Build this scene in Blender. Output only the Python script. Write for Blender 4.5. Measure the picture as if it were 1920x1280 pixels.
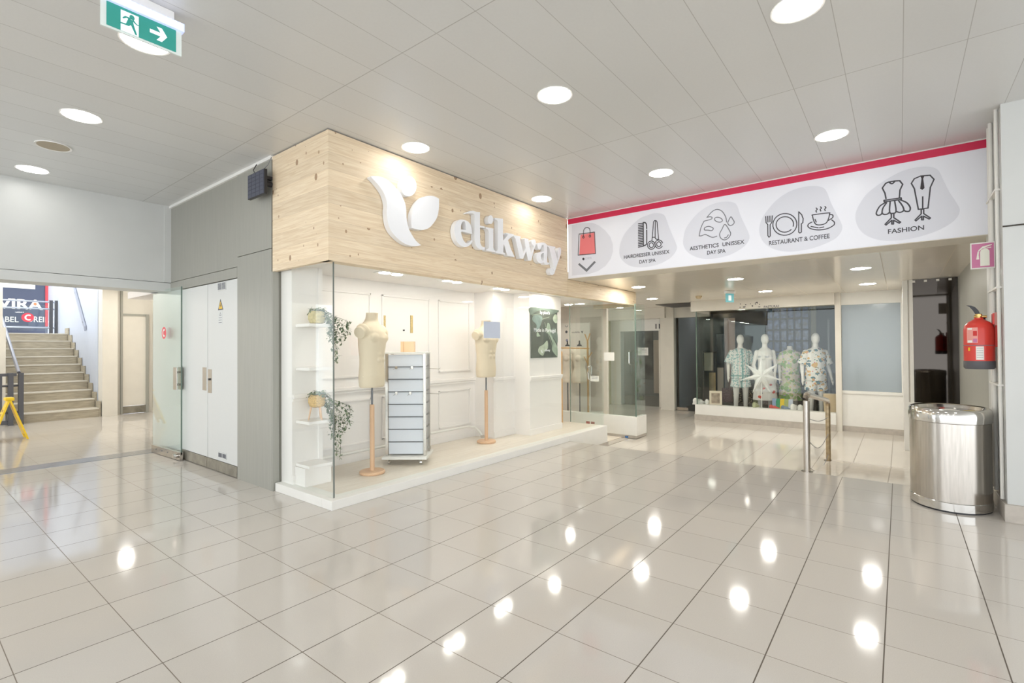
import bpy, bmesh, math, random
from mathutils import Vector, Matrix
R = random.Random(7)
for o in list(bpy.data.objects): bpy.data.objects.remove(o)
SC = bpy.context.scene
COL = SC.collection
PI = math.pi

# ---------------------------------------------------------------- camera
F, PIT, ROL, YAW, CH = 927.9, .0115, -.0067, .6644, 1.324
def _cam():
    s, c = math.sin(YAW), math.cos(YAW)
    right = Vector((s, -c, 0)); fwd0 = Vector((c, s, 0)); up0 = Vector((0, 0, 1))
    fwd = fwd0*math.cos(PIT) + up0*math.sin(PIT)
    up1 = up0*math.cos(PIT) - fwd0*math.sin(PIT)
    cr, sr = math.cos(ROL), math.sin(ROL)
    r = right*cr + up1*sr
    u = up1*cr - right*sr
    return r, u, fwd
RR, UU, FF = _cam()
cd = bpy.data.cameras.new('camera'); cam = bpy.data.objects.new('camera', cd); COL.objects.link(cam)
m = Matrix.Identity(4)
for i in range(3):
    m[i][0] = RR[i]; m[i][1] = UU[i]; m[i][2] = -FF[i]
m[2][3] = CH
cam.matrix_world = m
cd.sensor_width = 36; cd.lens = F*36/1920; cd.clip_start = .02; cd.clip_end = 200
SC.camera = cam

# ---------------------------------------------------------------- world, exposure, daylight
w = bpy.data.worlds.new('world'); SC.world = w; w.use_nodes = True
bg = w.node_tree.nodes['Background']; bg.inputs[0].default_value = (.92, .96, 1, 1); bg.inputs[1].default_value = 2.5
SC.view_settings.view_transform = 'Standard'; SC.view_settings.look = 'None'
SC.view_settings.gamma = 1; SC.view_settings.use_curve_mapping = False
SC.view_settings.exposure = 0.5
LAMP = 15.5        # radiance of a ceiling downlight
def area(name, loc, target, sx, sy, power, col=(1, 1, 1)):
    l = bpy.data.lights.new(name, 'AREA'); l.shape = 'RECTANGLE'; l.size = sx; l.size_y = sy; l.energy = power; l.color = col
    o = bpy.data.objects.new(name, l); COL.objects.link(o); o.location = loc
    o.rotation_euler = (Vector(target)-Vector(loc)).to_track_quat('-Z', 'Y').to_euler()
    return o
area('stair_daylight', (1.7, 15.0, 4.6), (1.9, 14.2, 0), 2.2, 3.0, 45, (.88, .93, 1))

# ---------------------------------------------------------------- helpers
def ray(px, py):
    return FF + RR*((px-960)/F) - UU*((py-640)/F)
def on_x(px, py, X):
    d = ray(px, py); return Vector((X, d.y*X/d.x, CH+d.z*X/d.x))
def on_y(px, py, Y):
    d = ray(px, py); return Vector((d.x*Y/d.y, Y, CH+d.z*Y/d.y))
def on_z(px, py, z=0.):
    d = ray(px, py); t = (z-CH)/d.z; return Vector((d.x*t, d.y*t, z))
def lin(c):
    return tuple(((x/255)/12.92 if x <= 10 else ((x/255+.055)/1.055)**2.4) for x in c)

def newmat(name):
    M = bpy.data.materials.new(name); M.use_nodes = True
    nt = M.node_tree; b = nt.nodes['Principled BSDF']
    return M, nt, b
def mat(name, rgb, rough=.5, metal=0., noise=0., nscale=8., spec=.5, bump=0., emit=0., stretch=(1, 1, 1), coat=0.):
    M, nt, b = newmat(name)
    c = lin(rgb)
    b.inputs['Base Color'].default_value = (*c, 1); b.inputs['Roughness'].default_value = rough
    b.inputs['Metallic'].default_value = metal; b.inputs['Specular IOR Level'].default_value = spec
    b.inputs['Coat Weight'].default_value = coat
    if emit:
        b.inputs['Emission Color'].default_value = (*c, 1); b.inputs['Emission Strength'].default_value = emit
    if noise or bump:
        g = nt.nodes.new('ShaderNodeNewGeometry'); mp = nt.nodes.new('ShaderNodeMapping')
        mp.inputs['Scale'].default_value = stretch
        nt.links.new(g.outputs['Position'], mp.inputs[0])
        n = nt.nodes.new('ShaderNodeTexNoise'); n.inputs['Scale'].default_value = nscale; n.inputs['Detail'].default_value = 4
        nt.links.new(mp.outputs[0], n.inputs['Vector'])
        r = nt.nodes.new('ShaderNodeValToRGB')
        r.color_ramp.elements[0].position = .3; r.color_ramp.elements[1].position = .7
        r.color_ramp.elements[0].color = (*[x*(1-noise) for x in c], 1)
        r.color_ramp.elements[1].color = (*[min(1, x*(1+noise*.5)) for x in c], 1)
        nt.links.new(n.outputs[0], r.inputs[0]); nt.links.new(r.outputs[0], b.inputs['Base Color'])
        if bump:
            bp = nt.nodes.new('ShaderNodeBump'); bp.inputs['Strength'].default_value = bump; bp.inputs['Distance'].default_value = .01
            nt.links.new(n.outputs[0], bp.inputs['Height']); nt.links.new(bp.outputs[0], b.inputs['Normal'])
    return M
def _math(nt, op, a, b=None, c=None):
    n = nt.nodes.new('ShaderNodeMath'); n.operation = op
    for i, v in enumerate((a, b, c)):
        if v is None: continue
        if isinstance(v, (int, float)): n.inputs[i].default_value = v
        else: nt.links.new(v, n.inputs[i])
    return n.outputs[0]
def _line(nt, coord, org, per, width):
    # 1 on a joint line, else 0
    f = _math(nt, 'FRACT', _math(nt, 'DIVIDE', _math(nt, 'SUBTRACT', coord, org-per*100), per))
    d = _math(nt, 'ABSOLUTE', _math(nt, 'SUBTRACT', f, .5))
    return _math(nt, 'GREATER_THAN', d, .5-width/per/2)
def _mix(nt, fac, a, b):
    n = nt.nodes.new('ShaderNodeMix'); n.data_type = 'RGBA'
    if isinstance(fac, (int, float)): n.inputs[0].default_value = fac
    else: nt.links.new(fac, n.inputs[0])
    for i, v in ((6, a), (7, b)):
        if isinstance(v, tuple): n.inputs[i].default_value = (*v, 1) if len(v) == 3 else v
        else: nt.links.new(v, n.inputs[i])
    return n.outputs[2]
def grid_mat(name, base, line, ox, px, oy, py, wx, wy, rough, spec=.5, speck=.04, vary=.03, linex=None, metal=0., nscale=260., bumpd=0.):
    M, nt, b = newmat(name)
    g = nt.nodes.new('ShaderNodeNewGeometry'); s = nt.nodes.new('ShaderNodeSeparateXYZ'); nt.links.new(g.outputs['Position'], s.inputs[0])
    lx = _line(nt, s.outputs[0], ox, px, wx); ly = _line(nt, s.outputs[1], oy, py, wy)
    n = nt.nodes.new('ShaderNodeTexNoise'); n.inputs['Scale'].default_value = nscale; n.inputs['Detail'].default_value = 2
    nt.links.new(g.outputs['Position'], n.inputs['Vector'])
    n2 = nt.nodes.new('ShaderNodeTexNoise'); n2.inputs['Scale'].default_value = .9; n2.inputs['Detail'].default_value = 3
    nt.links.new(g.outputs['Position'], n2.inputs['Vector'])
    # one random tone per tile
    fx = _math(nt, 'FLOOR', _math(nt, 'DIVIDE', _math(nt, 'SUBTRACT', s.outputs[0], ox), px))
    fy = _math(nt, 'FLOOR', _math(nt, 'DIVIDE', _math(nt, 'SUBTRACT', s.outputs[1], oy), py))
    cv = nt.nodes.new('ShaderNodeCombineXYZ'); nt.links.new(fx, cv.inputs[0]); nt.links.new(fy, cv.inputs[1])
    wn = nt.nodes.new('ShaderNodeTexWhiteNoise'); nt.links.new(cv.outputs[0], wn.inputs['Vector'])
    c = lin(base)
    k = _math(nt, 'ADD', 1.0, _math(nt, 'MULTIPLY', _math(nt, 'SUBTRACT', wn.outputs['Value'], .5), vary))
    k = _math(nt, 'ADD', k, _math(nt, 'MULTIPLY', _math(nt, 'SUBTRACT', n.outputs[0], .5), speck*4))
    k = _math(nt, 'ADD', k, _math(nt, 'MULTIPLY', _math(nt, 'SUBTRACT', n2.outputs[0], .5), .08))
    vm = nt.nodes.new('ShaderNodeVectorMath'); vm.operation = 'SCALE'; vm.inputs[0].default_value = c; nt.links.new(k, vm.inputs['Scale'])
    c1 = _mix(nt, lx, vm.outputs[0], lin(linex or line)); c2 = _mix(nt, ly, c1, lin(line))
    nt.links.new(c2, b.inputs['Base Color'])
    b.inputs['Roughness'].default_value = rough; b.inputs['Specular IOR Level'].default_value = spec; b.inputs['Metallic'].default_value = metal
    j = _math(nt, 'MAXIMUM', lx, ly)
    rr = _math(nt, 'ADD', rough, _math(nt, 'MULTIPLY', j, .5)); nt.links.new(rr, b.inputs['Roughness'])
    bp = nt.nodes.new('ShaderNodeBump'); bp.inputs['Strength'].default_value = .35; bp.inputs['Distance'].default_value = .002
    h = _math(nt, 'SUBTRACT', 1, j)
    if bumpd: h = _math(nt, 'ADD', h, _math(nt, 'MULTIPLY', n2.outputs[0], bumpd))
    nt.links.new(h, bp.inputs['Height']); nt.links.new(bp.outputs[0], b.inputs['Normal'])
    return M
def glass_mat(name, tint=(.97, .99, .985), refl=1.0, rough=0.0, ior=1.45):
    M, nt, b = newmat(name); nt.nodes.remove(b)
    out = nt.nodes['Material Output']
    t = nt.nodes.new('ShaderNodeBsdfTransparent'); t.inputs[0].default_value = (*tint, 1)
    gl = nt.nodes.new('ShaderNodeBsdfGlossy'); gl.inputs['Roughness'].default_value = rough; gl.inputs[0].default_value = (.95, 1, .98, 1)
    g = nt.nodes.new('ShaderNodeNewGeometry'); dt = nt.nodes.new('ShaderNodeVectorMath'); dt.operation = 'DOT_PRODUCT'
    nt.links.new(g.outputs['Normal'], dt.inputs[0]); nt.links.new(g.outputs['Incoming'], dt.inputs[1])
    k = _math(nt, 'POWER', _math(nt, 'SUBTRACT', 1.0, _math(nt, 'ABSOLUTE', dt.outputs['Value'])), 5.0)
    fm = _math(nt, 'MULTIPLY', _math(nt, 'ADD', .035, _math(nt, 'MULTIPLY', k, .965)), refl)
    mx = nt.nodes.new('ShaderNodeMixShader'); nt.links.new(fm, mx.inputs[0]); nt.links.new(t.outputs[0], mx.inputs[1]); nt.links.new(gl.outputs[0], mx.inputs[2])
    nt.links.new(mx.outputs[0], out.inputs[0])
    return M
def wood_mat(name, lo, hi, board=.14, knots=True, axis='XY', rough=.55):
    M, nt, b = newmat(name)
    g = nt.nodes.new('ShaderNodeNewGeometry'); s = nt.nodes.new('ShaderNodeSeparateXYZ'); nt.links.new(g.outputs['Position'], s.inputs[0])
    if axis == 'XY':
        u = _math(nt, 'SUBTRACT', s.outputs[0], s.outputs[1]); v = s.outputs[2]
    else:
        u = s.outputs[0]; v = s.outputs[1]
    vb = _math(nt, 'DIVIDE', v, board); row = _math(nt, 'FLOOR', vb)
    off = nt.nodes.new('ShaderNodeTexWhiteNoise'); off.noise_dimensions = '1D'; nt.links.new(row, off.inputs['W'])
    uo = _math(nt, 'ADD', u, _math(nt, 'MULTIPLY', off.outputs['Value'], 17.0))
    cv = nt.nodes.new('ShaderNodeCombineXYZ'); nt.links.new(uo, cv.inputs[0]); nt.links.new(v, cv.inputs[1]); nt.links.new(row, cv.inputs[2])
    mp = nt.nodes.new('ShaderNodeMapping'); mp.inputs['Scale'].default_value = (1.3, 26, 1); nt.links.new(cv.outputs[0], mp.inputs[0])
    n = nt.nodes.new('ShaderNodeTexNoise'); n.inputs['Scale'].default_value = 2.2; n.inputs['Detail'].default_value = 6; n.inputs['Distortion'].default_value = 1.2
    nt.links.new(mp.outputs[0], n.inputs['Vector'])
    r = nt.nodes.new('ShaderNodeValToRGB'); r.color_ramp.elements[0].position = .3; r.color_ramp.elements[1].position = .72
    r.color_ramp.elements[0].color = (*lin(lo), 1); r.color_ramp.elements[1].color = (*lin(hi), 1)
    nt.links.new(n.outputs[0], r.inputs[0]); colr = r.outputs[0]
    k = _math(nt, 'ADD', .94, _math(nt, 'MULTIPLY', off.outputs['Value'], .1))
    vm = nt.nodes.new('ShaderNodeVectorMath'); vm.operation = 'SCALE'; nt.links.new(colr, vm.inputs[0]); nt.links.new(k, vm.inputs['Scale']); colr = vm.outputs[0]
    if knots:
        for sc, th, dark in ((5.5, .16, (140, 100, 64)), (10.5, .12, (160, 122, 86))):
            mp2 = nt.nodes.new('ShaderNodeMapping'); mp2.inputs['Scale'].default_value = (1.0, .72, 1); nt.links.new(cv.outputs[0], mp2.inputs[0])
            vo = nt.nodes.new('ShaderNodeTexVoronoi'); vo.inputs['Scale'].default_value = sc; vo.inputs['Randomness'].default_value = 1
            nt.links.new(mp2.outputs[0], vo.inputs['Vector'])
            pick = nt.nodes.new('ShaderNodeSeparateColor'); nt.links.new(vo.outputs['Color'], pick.inputs[0])
            thr = _math(nt, 'MULTIPLY', pick.outputs[0], th)
            isk = _math(nt, 'LESS_THAN', vo.outputs['Distance'], thr)
            isk = _math(nt, 'MULTIPLY', isk, .75)
            colr = _mix(nt, isk, colr, lin(dark))
    seam = _line(nt, v, 0, board, .002)
    colr = _mix(nt, _math(nt, 'MULTIPLY', seam, .35), colr, lin((150, 120, 88)))
    nt.links.new(colr, b.inputs['Base Color']); b.inputs['Roughness'].default_value = rough
    return M

# ---- mesh building
class B:
    def __init__(s): s.bm = bmesh.new()
    def box(s, a, b, bev=0., rot=None):
        a, b = Vector(a), Vector(b)
        c = (a+b)/2; d = b-a
        r = bmesh.ops.create_cube(s.bm, size=1.)
        vs = r['verts']
        bmesh.ops.scale(s.bm, vec=[max(abs(x), 1e-5) for x in d], verts=vs)
        if bev:
            es = list({e for v in vs for e in v.link_edges})
            bb = bmesh.ops.bevel(s.bm, geom=es, offset=bev, segments=2, affect='EDGES', profile=.5)
            vs = list({v for f in bb['faces'] for v in f.verts} | {v for v in vs if v.is_valid})
        if rot: bmesh.ops.rotate(s.bm, verts=vs, cent=(0, 0, 0), matrix=rot)
        bmesh.ops.translate(s.bm, vec=c, verts=vs)
        return s
    def cyl(s, p, q, r, r2=None, n=20, caps=True):
        p, q = Vector(p), Vector(q); d = q-p
        r2 = r if r2 is None else r2
        M = Matrix.Translation((p+q)/2) @ d.to_track_quat('Z', 'Y').to_matrix().to_4x4()
        bmesh.ops.create_cone(s.bm, cap_ends=caps, segments=n, radius1=r, radius2=r2, depth=d.length, matrix=M)
        return s
    def ell(s, c, r, n=20, rot=None):
        M = Matrix.Translation(c) @ (rot or Matrix.Identity(4)) @ Matrix.Diagonal((*r, 1))
        bmesh.ops.create_uvsphere(s.bm, u_segments=n, v_segments=max(8, n//2), radius=1, matrix=M)
        return s
    def loft(s, rings, close=True, caps=True):
        # rings: lists of equal length of points
        vr = [[s.bm.verts.new(p) for p in r] for r in rings]
        n = len(vr[0])
        for a, b in zip(vr, vr[1:]):
            for i in range(n if close else n-1):
                j = (i+1) % n
                s.bm.faces.new((a[i], a[j], b[j], b[i]))
        if caps and close:
            s.bm.faces.new(list(reversed(vr[0]))); s.bm.faces.new(vr[-1])
        return s
    def lathe(s, prof, c=(0, 0, 0), n=28, sx=1., sy=1.):
        return s.loft([[Vector((c[0]+r*sx*math.cos(2*PI*i/n), c[1]+r*sy*math.sin(2*PI*i/n), c[2]+z)) for i in range(n)] for r, z in prof])
    def tube(s, pts, r, n=8, closed=False):
        pts = [Vector(p) for p in pts]
        rings = []
        for i, p in enumerate(pts):
            a = pts[i-1] if i else pts[0]; b = pts[i+1] if i < len(pts)-1 else pts[-1]
            t = (b-a).normalized()
            ref = Vector((0, 0, 1)) if abs(t.z) < .9 else Vector((1, 0, 0))
            u = t.cross(ref).normalized(); v = u.cross(t).normalized()
            rr = r[i] if isinstance(r, (list, tuple)) else r
            rings.append([p+(u*math.cos(2*PI*k/n)+v*math.sin(2*PI*k/n))*rr for k in range(n)])
        return s.loft(rings)
    def poly(s, pts):
        s.bm.faces.new([s.bm.verts.new(p) for p in pts]); return s
    def done(s, name, m, parent=None, loc=None, smooth=False, world=False, mods=None):
        bmesh.ops.recalc_face_normals(s.bm, faces=s.bm.faces)
        me = bpy.data.meshes.new(name); s.bm.to_mesh(me); s.bm.free()
        return link(name, me, m, parent, loc, smooth, world, mods)
def link(name, me, m, parent=None, loc=None, smooth=False, world=False, mods=None):
    if not isinstance(m, (list, tuple)): m = [m]
    if not me.materials:
        for x in m: me.materials.append(x)
    if smooth:
        for p in me.polygons: p.use_smooth = True
    o = bpy.data.objects.new(name, me); COL.objects.link(o)
    if smooth == 'auto':
        me.set_sharp_from_angle(angle=math.radians(38))
    if loc is not None: o.location = loc
    if parent is not None:
        o.parent = parent
        if world:
            pm = parent.parent
            M = parent.matrix_basis.copy()
            if pm is not None: M = pm.matrix_basis @ parent.matrix_parent_inverse @ M
            o.matrix_parent_inverse = M.inverted()
    if mods: mods(o)
    return o
def tag(o, label=None, cat=None, group=None, kind=None):
    if label: o['label'] = label
    if cat: o['category'] = cat
    if group: o['group'] = group
    if kind: o['kind'] = kind
    return o
def thing(name, label, cat, loc=(0, 0, 0), rotz=0., group=None):
    o = bpy.data.objects.new(name, None); COL.objects.link(o); o.location = loc; o.rotation_euler = (0, 0, rotz)
    o.empty_display_size = .1
    return tag(o, label, cat, group)
def struct(o): o['kind'] = 'structure'; return o
def dup(root, loc=None, rotz=None, label=None):
    def cp(o, par):
        c = o.copy(); COL.objects.link(c)
        if par is not None: c.parent = par
        for ch in [x for x in bpy.data.objects if x.parent == o]: cp(ch, c)
        return c
    c = cp(root, None)
    if loc is not None: c.location = loc
    if rotz is not None: c.rotation_euler = (0, 0, rotz)
    if label: c['label'] = label
    return c
def remesh(vox=.006, it=6):
    def f(o):
        r = o.modifiers.new('r', 'REMESH'); r.mode = 'VOXEL'; r.voxel_size = vox; r.use_smooth_shade = True
        s = o.modifiers.new('s', 'SMOOTH'); s.factor = .6; s.iterations = it
    return f

# ---- flat shapes on a plane.  A frame is (origin, u, v, n)
def FX(X): return (Vector((X, 0, 0)), Vector((0, -1, 0)), Vector((0, 0, 1)), Vector((-1, 0, 0)))
def FY(Y): return (Vector((0, Y, 0)), Vector((1, 0, 0)), Vector((0, 0, 1)), Vector((0, -1, 0)))
def px_uv(fr, px, py):
    o, u, v, n = fr; d = ray(px, py); c = Vector((0, 0, CH))
    t = (o-c).dot(n)/d.dot(n); p = c+d*t-o
    return (p.dot(u), p.dot(v))
def crop(x0, y0, s): return lambda x, y: (x0+x/s, y0+y/s)
def smooth_loop(pts, closed=True, sub=5):
    out = []; n = len(pts)
    for i in range(n if closed else n-1):
        g = lambda k: pts[(i+k) % n] if closed else pts[min(max(i+k, 0), n-1)]
        p0, p1, p2, p3 = g(-1), g(0), g(1), g(2)
        for k in range(sub):
            t = k/sub
            out.append(tuple(.5*((2*p1[a])+(-p0[a]+p2[a])*t+(2*p0[a]-5*p1[a]+4*p2[a]-p3[a])*t*t+(-p0[a]+3*p1[a]-3*p2[a]+p3[a])*t**3) for a in (0, 1)))
    if not closed: out.append(pts[-1])
    return out
def curve_mesh(name, cu):
    o = bpy.data.objects.new(name, cu); COL.objects.link(o)
    dg = bpy.context.evaluated_depsgraph_get(); dg.update()
    me = bpy.data.meshes.new_from_object(o.evaluated_get(dg)); bpy.data.objects.remove(o)
    return me
def to_frame(me, fr, off, depth):
    o, u, v, n = fr
    for vt in me.vertices:
        c = vt.co.copy(); vt.co = o+u*c.x+v*c.y+n*(c.z+off+depth)
def shape(name, fr, loops, m, parent=None, off=0., depth=.0008, bev=0.):
    # loops: closed uv outlines (holes allowed); depth is half thickness
    cu = bpy.data.curves.new(name, 'CURVE'); cu.dimensions = '2D'; cu.fill_mode = 'BOTH'; cu.extrude = depth; cu.bevel_depth = bev
    for lp in loops:
        sp = cu.splines.new('POLY'); sp.points.add(len(lp)-1)
        for i, p in enumerate(lp): sp.points[i].co = (p[0], p[1], 0, 1)
        sp.use_cyclic_u = True
    me = curve_mesh(name, cu); to_frame(me, fr, off, depth)
    return link(name, me, m, parent, world=parent is not None)
def ribbon(pts, w, closed=False):
    # a stroke as a closed outline list (one quad strip split to rectangles + joints)
    out = []
    n = len(pts)
    for i in range(n if closed else n-1):
        a = Vector(pts[i]); b = Vector(pts[(i+1) % n]); d = b-a
        if d.length < 1e-6: continue
        d.normalize(); q = Vector((-d.y, d.x))*w/2; e = d*w*.3
        out.append([tuple(a-e+q), tuple(a-e-q), tuple(b+e-q), tuple(b+e+q)])
    return out
def strokes(name, fr, lines, w, m, parent=None, off=0.):
    o, u, v, n = fr
    b = B()
    for k, (pts, closed) in enumerate(lines):
        for j, q in enumerate(ribbon(pts, w, closed)):
            b.poly([o+u*p[0]+v*p[1]+n*(off+.0004*(k % 3)+.00013*(j % 3)) for p in q])
    me = bpy.data.meshes.new(name); b.bm.to_mesh(me); b.bm.free()
    return link(name, me, m, parent, world=parent is not None)
def text_mesh(s, bold=0.):
    cu = bpy.data.curves.new('t', 'FONT'); cu.body = s; cu.size = 1; cu.offset = bold; cu.fill_mode = 'BOTH'; cu.extrude = .002
    return curve_mesh('t', cu)
def text_uv(name, fr, s, u0, v0, u1, h, m, parent=None, off=0., bold=0., depth=None):
    # fits the string between u0..u1 on baseline v0 with cap height h
    me = text_mesh(s, bold)
    xs = [v.co.x for v in me.vertices]; x0, x1 = min(xs), max(xs)
    o, u, v, n = fr
    for vt in me.vertices:
        c = vt.co.copy()
        vt.co = o+u*(u0+(c.x-x0)/(x1-x0)*(u1-u0))+v*(v0+c.y/.71*h)+n*(off+(c.z+.002)*(depth/.004 if depth else .25))
    return link(name, me, m, parent, world=parent is not None)
def text_px(name, fr, s, pa, pb, hpx, m, parent=None, off=0., bold=0.):
    a = px_uv(fr, *pa); b = px_uv(fr, *pb); t = px_uv(fr, pa[0], pa[1]-hpx)
    return text_uv(name, fr, s, a[0], (a[1]+b[1])/2, b[0], t[1]-a[1], m, parent, off, bold)
def slab(name, a, b, m, **k): return struct(B().box(a, b).done(name, m, **k))

# ---------------------------------------------------------------- materials
M_floor = grid_mat('floor_tiles', (208, 202, 194), (92, 82, 70), 1.943, .4, 3.669, .4, .0035, .005, .075, spec=.45, linex=(128, 117, 104))
M_floor2 = grid_mat('corridor_tiles', (216, 209, 199), (128, 118, 106), 6.05, .4, .107, .4, .0035, .005, .06, spec=.55, linex=(170, 161, 149))
M_ceil = grid_mat('ceiling_panels', (213, 213, 211), (180, 178, 174), 1.964, 2.003, 3.283, .302, .006, .004, .28, spec=.45, speck=.012, vary=.05, nscale=60, bumpd=.4)
M_ceil2 = grid_mat('low_ceiling_panels', (240, 232, 218), (184, 172, 154), 8.0, 1.2, .75, .6, .006, .006, .16, spec=.6, speck=.01, vary=.03, nscale=60, bumpd=.3)
M_white = mat('white_paint', (236, 234, 228), .5, noise=.02)
M_shopwhite = mat('shop_white_paint', (244, 239, 235), .5)
M_offwhite = mat('off_white_paint', (226, 220, 208), .45, noise=.03, nscale=5)
M_metalwall = mat('grey_aluminium_cladding', (162, 161, 152), .38, metal=.15, noise=.05, nscale=5, stretch=(8, 8, .5))
M_joint = mat('dark_joint', (70, 66, 60), .8)
M_wallleft = mat('white_steel_panel', (204, 205, 202), .35, noise=.03, nscale=3)
M_doorwhite = mat('white_lacquer', (214, 215, 212), .35)
M_steel = mat('brushed_steel', (196, 190, 182), .24, metal=1., noise=.12, nscale=12, stretch=(6, 6, .4))
M_chrome = mat('polished_steel', (214, 212, 208), .12, metal=1.)
M_base = mat('stone_skirting', (190, 182, 172), .4, noise=.12, nscale=14)
M_kick = mat('worn_kick_plate', (150, 144, 130), .4, metal=.5, noise=.3, nscale=9)
M_wood = wood_mat('pine_planks', (222, 198, 164), (243, 226, 198))
M_lam = wood_mat('pale_laminate', (226, 214, 198), (244, 236, 224), board=.19, knots=False, axis='H', rough=.35)
M_signwhite = mat('sign_white', (244, 245, 252), .3)
M_blob = mat('sign_grey', (226, 227, 235), .3)
M_red = mat('sign_crimson', (216, 44, 84), .3)
M_ink = mat('dark_ink', (62, 60, 66), .4)
M_ink2 = mat('grey_ink', (118, 120, 126), .4)
M_pink = mat('salmon_pink', (238, 128, 130), .4)
M_lamp = mat('lit_diffuser', (255, 253, 248), .5, emit=LAMP)
M_trim = mat('lamp_trim', (240, 238, 234), .35)
M_letter = mat('white_acrylic', (244, 245, 248), .3)
M_glass = glass_mat('clear_glass', (.985, .995, .99), .8)
M_glassg = glass_mat('green_tinted_glass', (.955, .98, .97), 1.0)
M_edge = mat('glass_edge_green', (104, 122, 112), .2)
M_black = mat('black_plastic', (38, 38, 42), .4)
M_linen = mat('cream_linen', (232, 216, 190), .85, noise=.03, nscale=120, bump=.1)
M_linen2 = mat('pale_linen', (226, 214, 198), .85, noise=.03, nscale=120)
M_beech = mat('beech_wood', (226, 186, 150), .5, noise=.08, nscale=12, stretch=(6, 6, .6))
M_bamboo = mat('bamboo', (218, 168, 106), .5, noise=.12, nscale=14)
M_mann = mat('mannequin_white', (232, 228, 220), .35)
M_yellow = mat('yellow_plastic', (240, 200, 30), .4, noise=.08, nscale=20)
M_fire = mat('fire_red', (216, 64, 54), .3)
M_darkgrey = mat('dark_grey_steel', (84, 84, 88), .4, metal=.3)
M_stair = mat('stair_stone', (176, 166, 146), .5, noise=.22, nscale=9, stretch=(.7, 4, 4))
M_stairedge = mat('stair_nosing', (212, 206, 192), .4)

# ---------------------------------------------------------------- shell
CZ, LZ, LF = 3.131, 2.28, -.25      # ceiling, low ceiling, lower corridor floor
slab('floor', (-6, -7, -.3), (5.97, 13.2, 0), M_floor)
slab('floor', (5.975, -1.2, LF-.1), (16.5, 9.5, LF), M_floor2)
bm = B()
bm.poly([(5.975, -.68, -.002), (5.975, .74, -.002), (8.05, .74, LF+.002), (8.05, -.68, LF+.002)])
bm.poly([(5.975, .74, -.002), (5.975, .74, LF), (8.05, .74, LF+.002)])
struct(bm.done('floor', M_floor2))
slab('ceiling', (-6, -7, CZ), (6.1, 7.6, CZ+.12), M_ceil)
slab('ceiling', (5.98, -1.2, LZ), (16.5, 9.5, LZ+.1), M_ceil2)
# left wall over the opening, and its solid part out to the left
slab('wall_left', (-6, 7.25, 2.165), (2.262, 7.6, CZ), M_wallleft)
slab('wall_left', (-6, 7.23, 2.055), (2.262, 7.6, 2.158), M_wallleft)
slab('wall_left', (-6, 7.25, 0), (-1.6, 7.6, 2.055), M_wallleft)
struct(B().box((2.19, 7.235, 2.165), (2.262, 7.252, CZ)).done('trim_1', M_wallleft))
slab('ceiling', (-3, 7.6, 2.62), (3.8, 12.5, 2.7), M_offwhite)
# metal clad side wall with the double door in it
slab('wall_right', (2.29, 5.34, 0), (2.7, 7.9, CZ), M_metalwall)
slab('wall_right', (2.262, 5.345, 2.172), (2.29, 7.235, CZ-.03), M_metalwall)
slab('wall_right', (2.256, 5.345, 2.058), (2.29, 7.235, 2.164), M_metalwall)
slab('wall_right', (2.262, 6.87, 0), (2.29, 7.9, 2.058), M_wallleft)
slab('wall_right', (2.255, 4.62, 0), (2.7, 5.338, 2.262), M_metalwall)
slab('wall_right', (2.255, 4.62, 2.268), (2.7, 5.338, CZ-.03), M_metalwall)
struct(B().box((2.24, 4.6, CZ-.03), (2.3, 7.25, CZ)).done('trim_2', M_trim))
def door_leaf(y0, y1, lab):
    t = thing('metal_door', lab, 'door', (2.262, (y0+y1)/2, .005), group=None)
    B().box((2.262, y0+.004, .12), (2.289, y1-.004, 2.05), .004).done('panel', M_doorwhite, t, world=True)
    B().box((2.256, y0+.004, .008), (2.289, y1-.004, .118)).done('kick_plate', M_kick, t, world=True)
    return t
dl = door_leaf(6.107, 6.865, 'left leaf of the white double door, partly behind the open glass door')
dr = door_leaf(5.347, 6.103, 'right leaf of the white double door, with yellow warning triangle and vents')
def plate_y(name, y0, y1, z0, z1, m, par, t=.004, x=2.262): return B().box((x-t, y0, z0), (x, y1, z1)).done(name, m, par, world=True)
pl = plate_y('lock_plate', 6.13, 6.235, .86, 1.12, M_steel, dl)
pl = plate_y('lock_plate', 5.985, 6.085, .84, 1.10, M_steel, dr)
B().cyl((2.258, 6.035, .99), (2.246, 6.035, .99), .012).done('keyhole', M_black, pl, world=True)
def vent(y0, y1, z0, z1, par):
    v = plate_y('vent', y0, y1, z0, z1, M_doorwhite, par, .006)
    b = B(); n = 8
    for half in (0, 1):
        a = y0+.01+half*(y1-y0)/2; c = a+(y1-y0)/2-.02
        for k in range(n):
            z = z0+.012+(z1-z0-.02)*k/n
            b.box((2.252, a, z), (2.256, c, z+(z1-z0)/n*.45))
    b.done('vent_slats', M_ink2, v, world=True)
p0 = on_x(409, 530, 2.26); p1 = on_x(424, 543, 2.26)
vent(p1.y, p0.y, p1.z, p0.z, dr)
p0 = on_x(410, 846, 2.26); p1 = on_x(425, 862, 2.26)
vent(p1.y, p0.y, p1.z, p0.z, dr)
fr = FX(2.262)
c4 = crop(380, 520, 10.667)
tri = [px_uv(fr, *c4(*p)) for p in ((358, 430), (308, 655), (412, 642))]
tri2 = [px_uv(fr, *c4(*p)) for p in ((358, 478), (326, 632), (398, 624))]
ws = shape('warning_sticker', fr, [tri], M_ink, dr, off=0, depth=.0006)
shape('yellow_face', fr, [tri2], mat('warning_yellow', (240, 196, 60), .5), ws, off=.0013, depth=.0003)
bolt = [px_uv(fr, *c4(*p)) for p in ((364, 515), (350, 570), (360, 572), (354, 610), (374, 560), (363, 558), (372, 520))]
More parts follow.
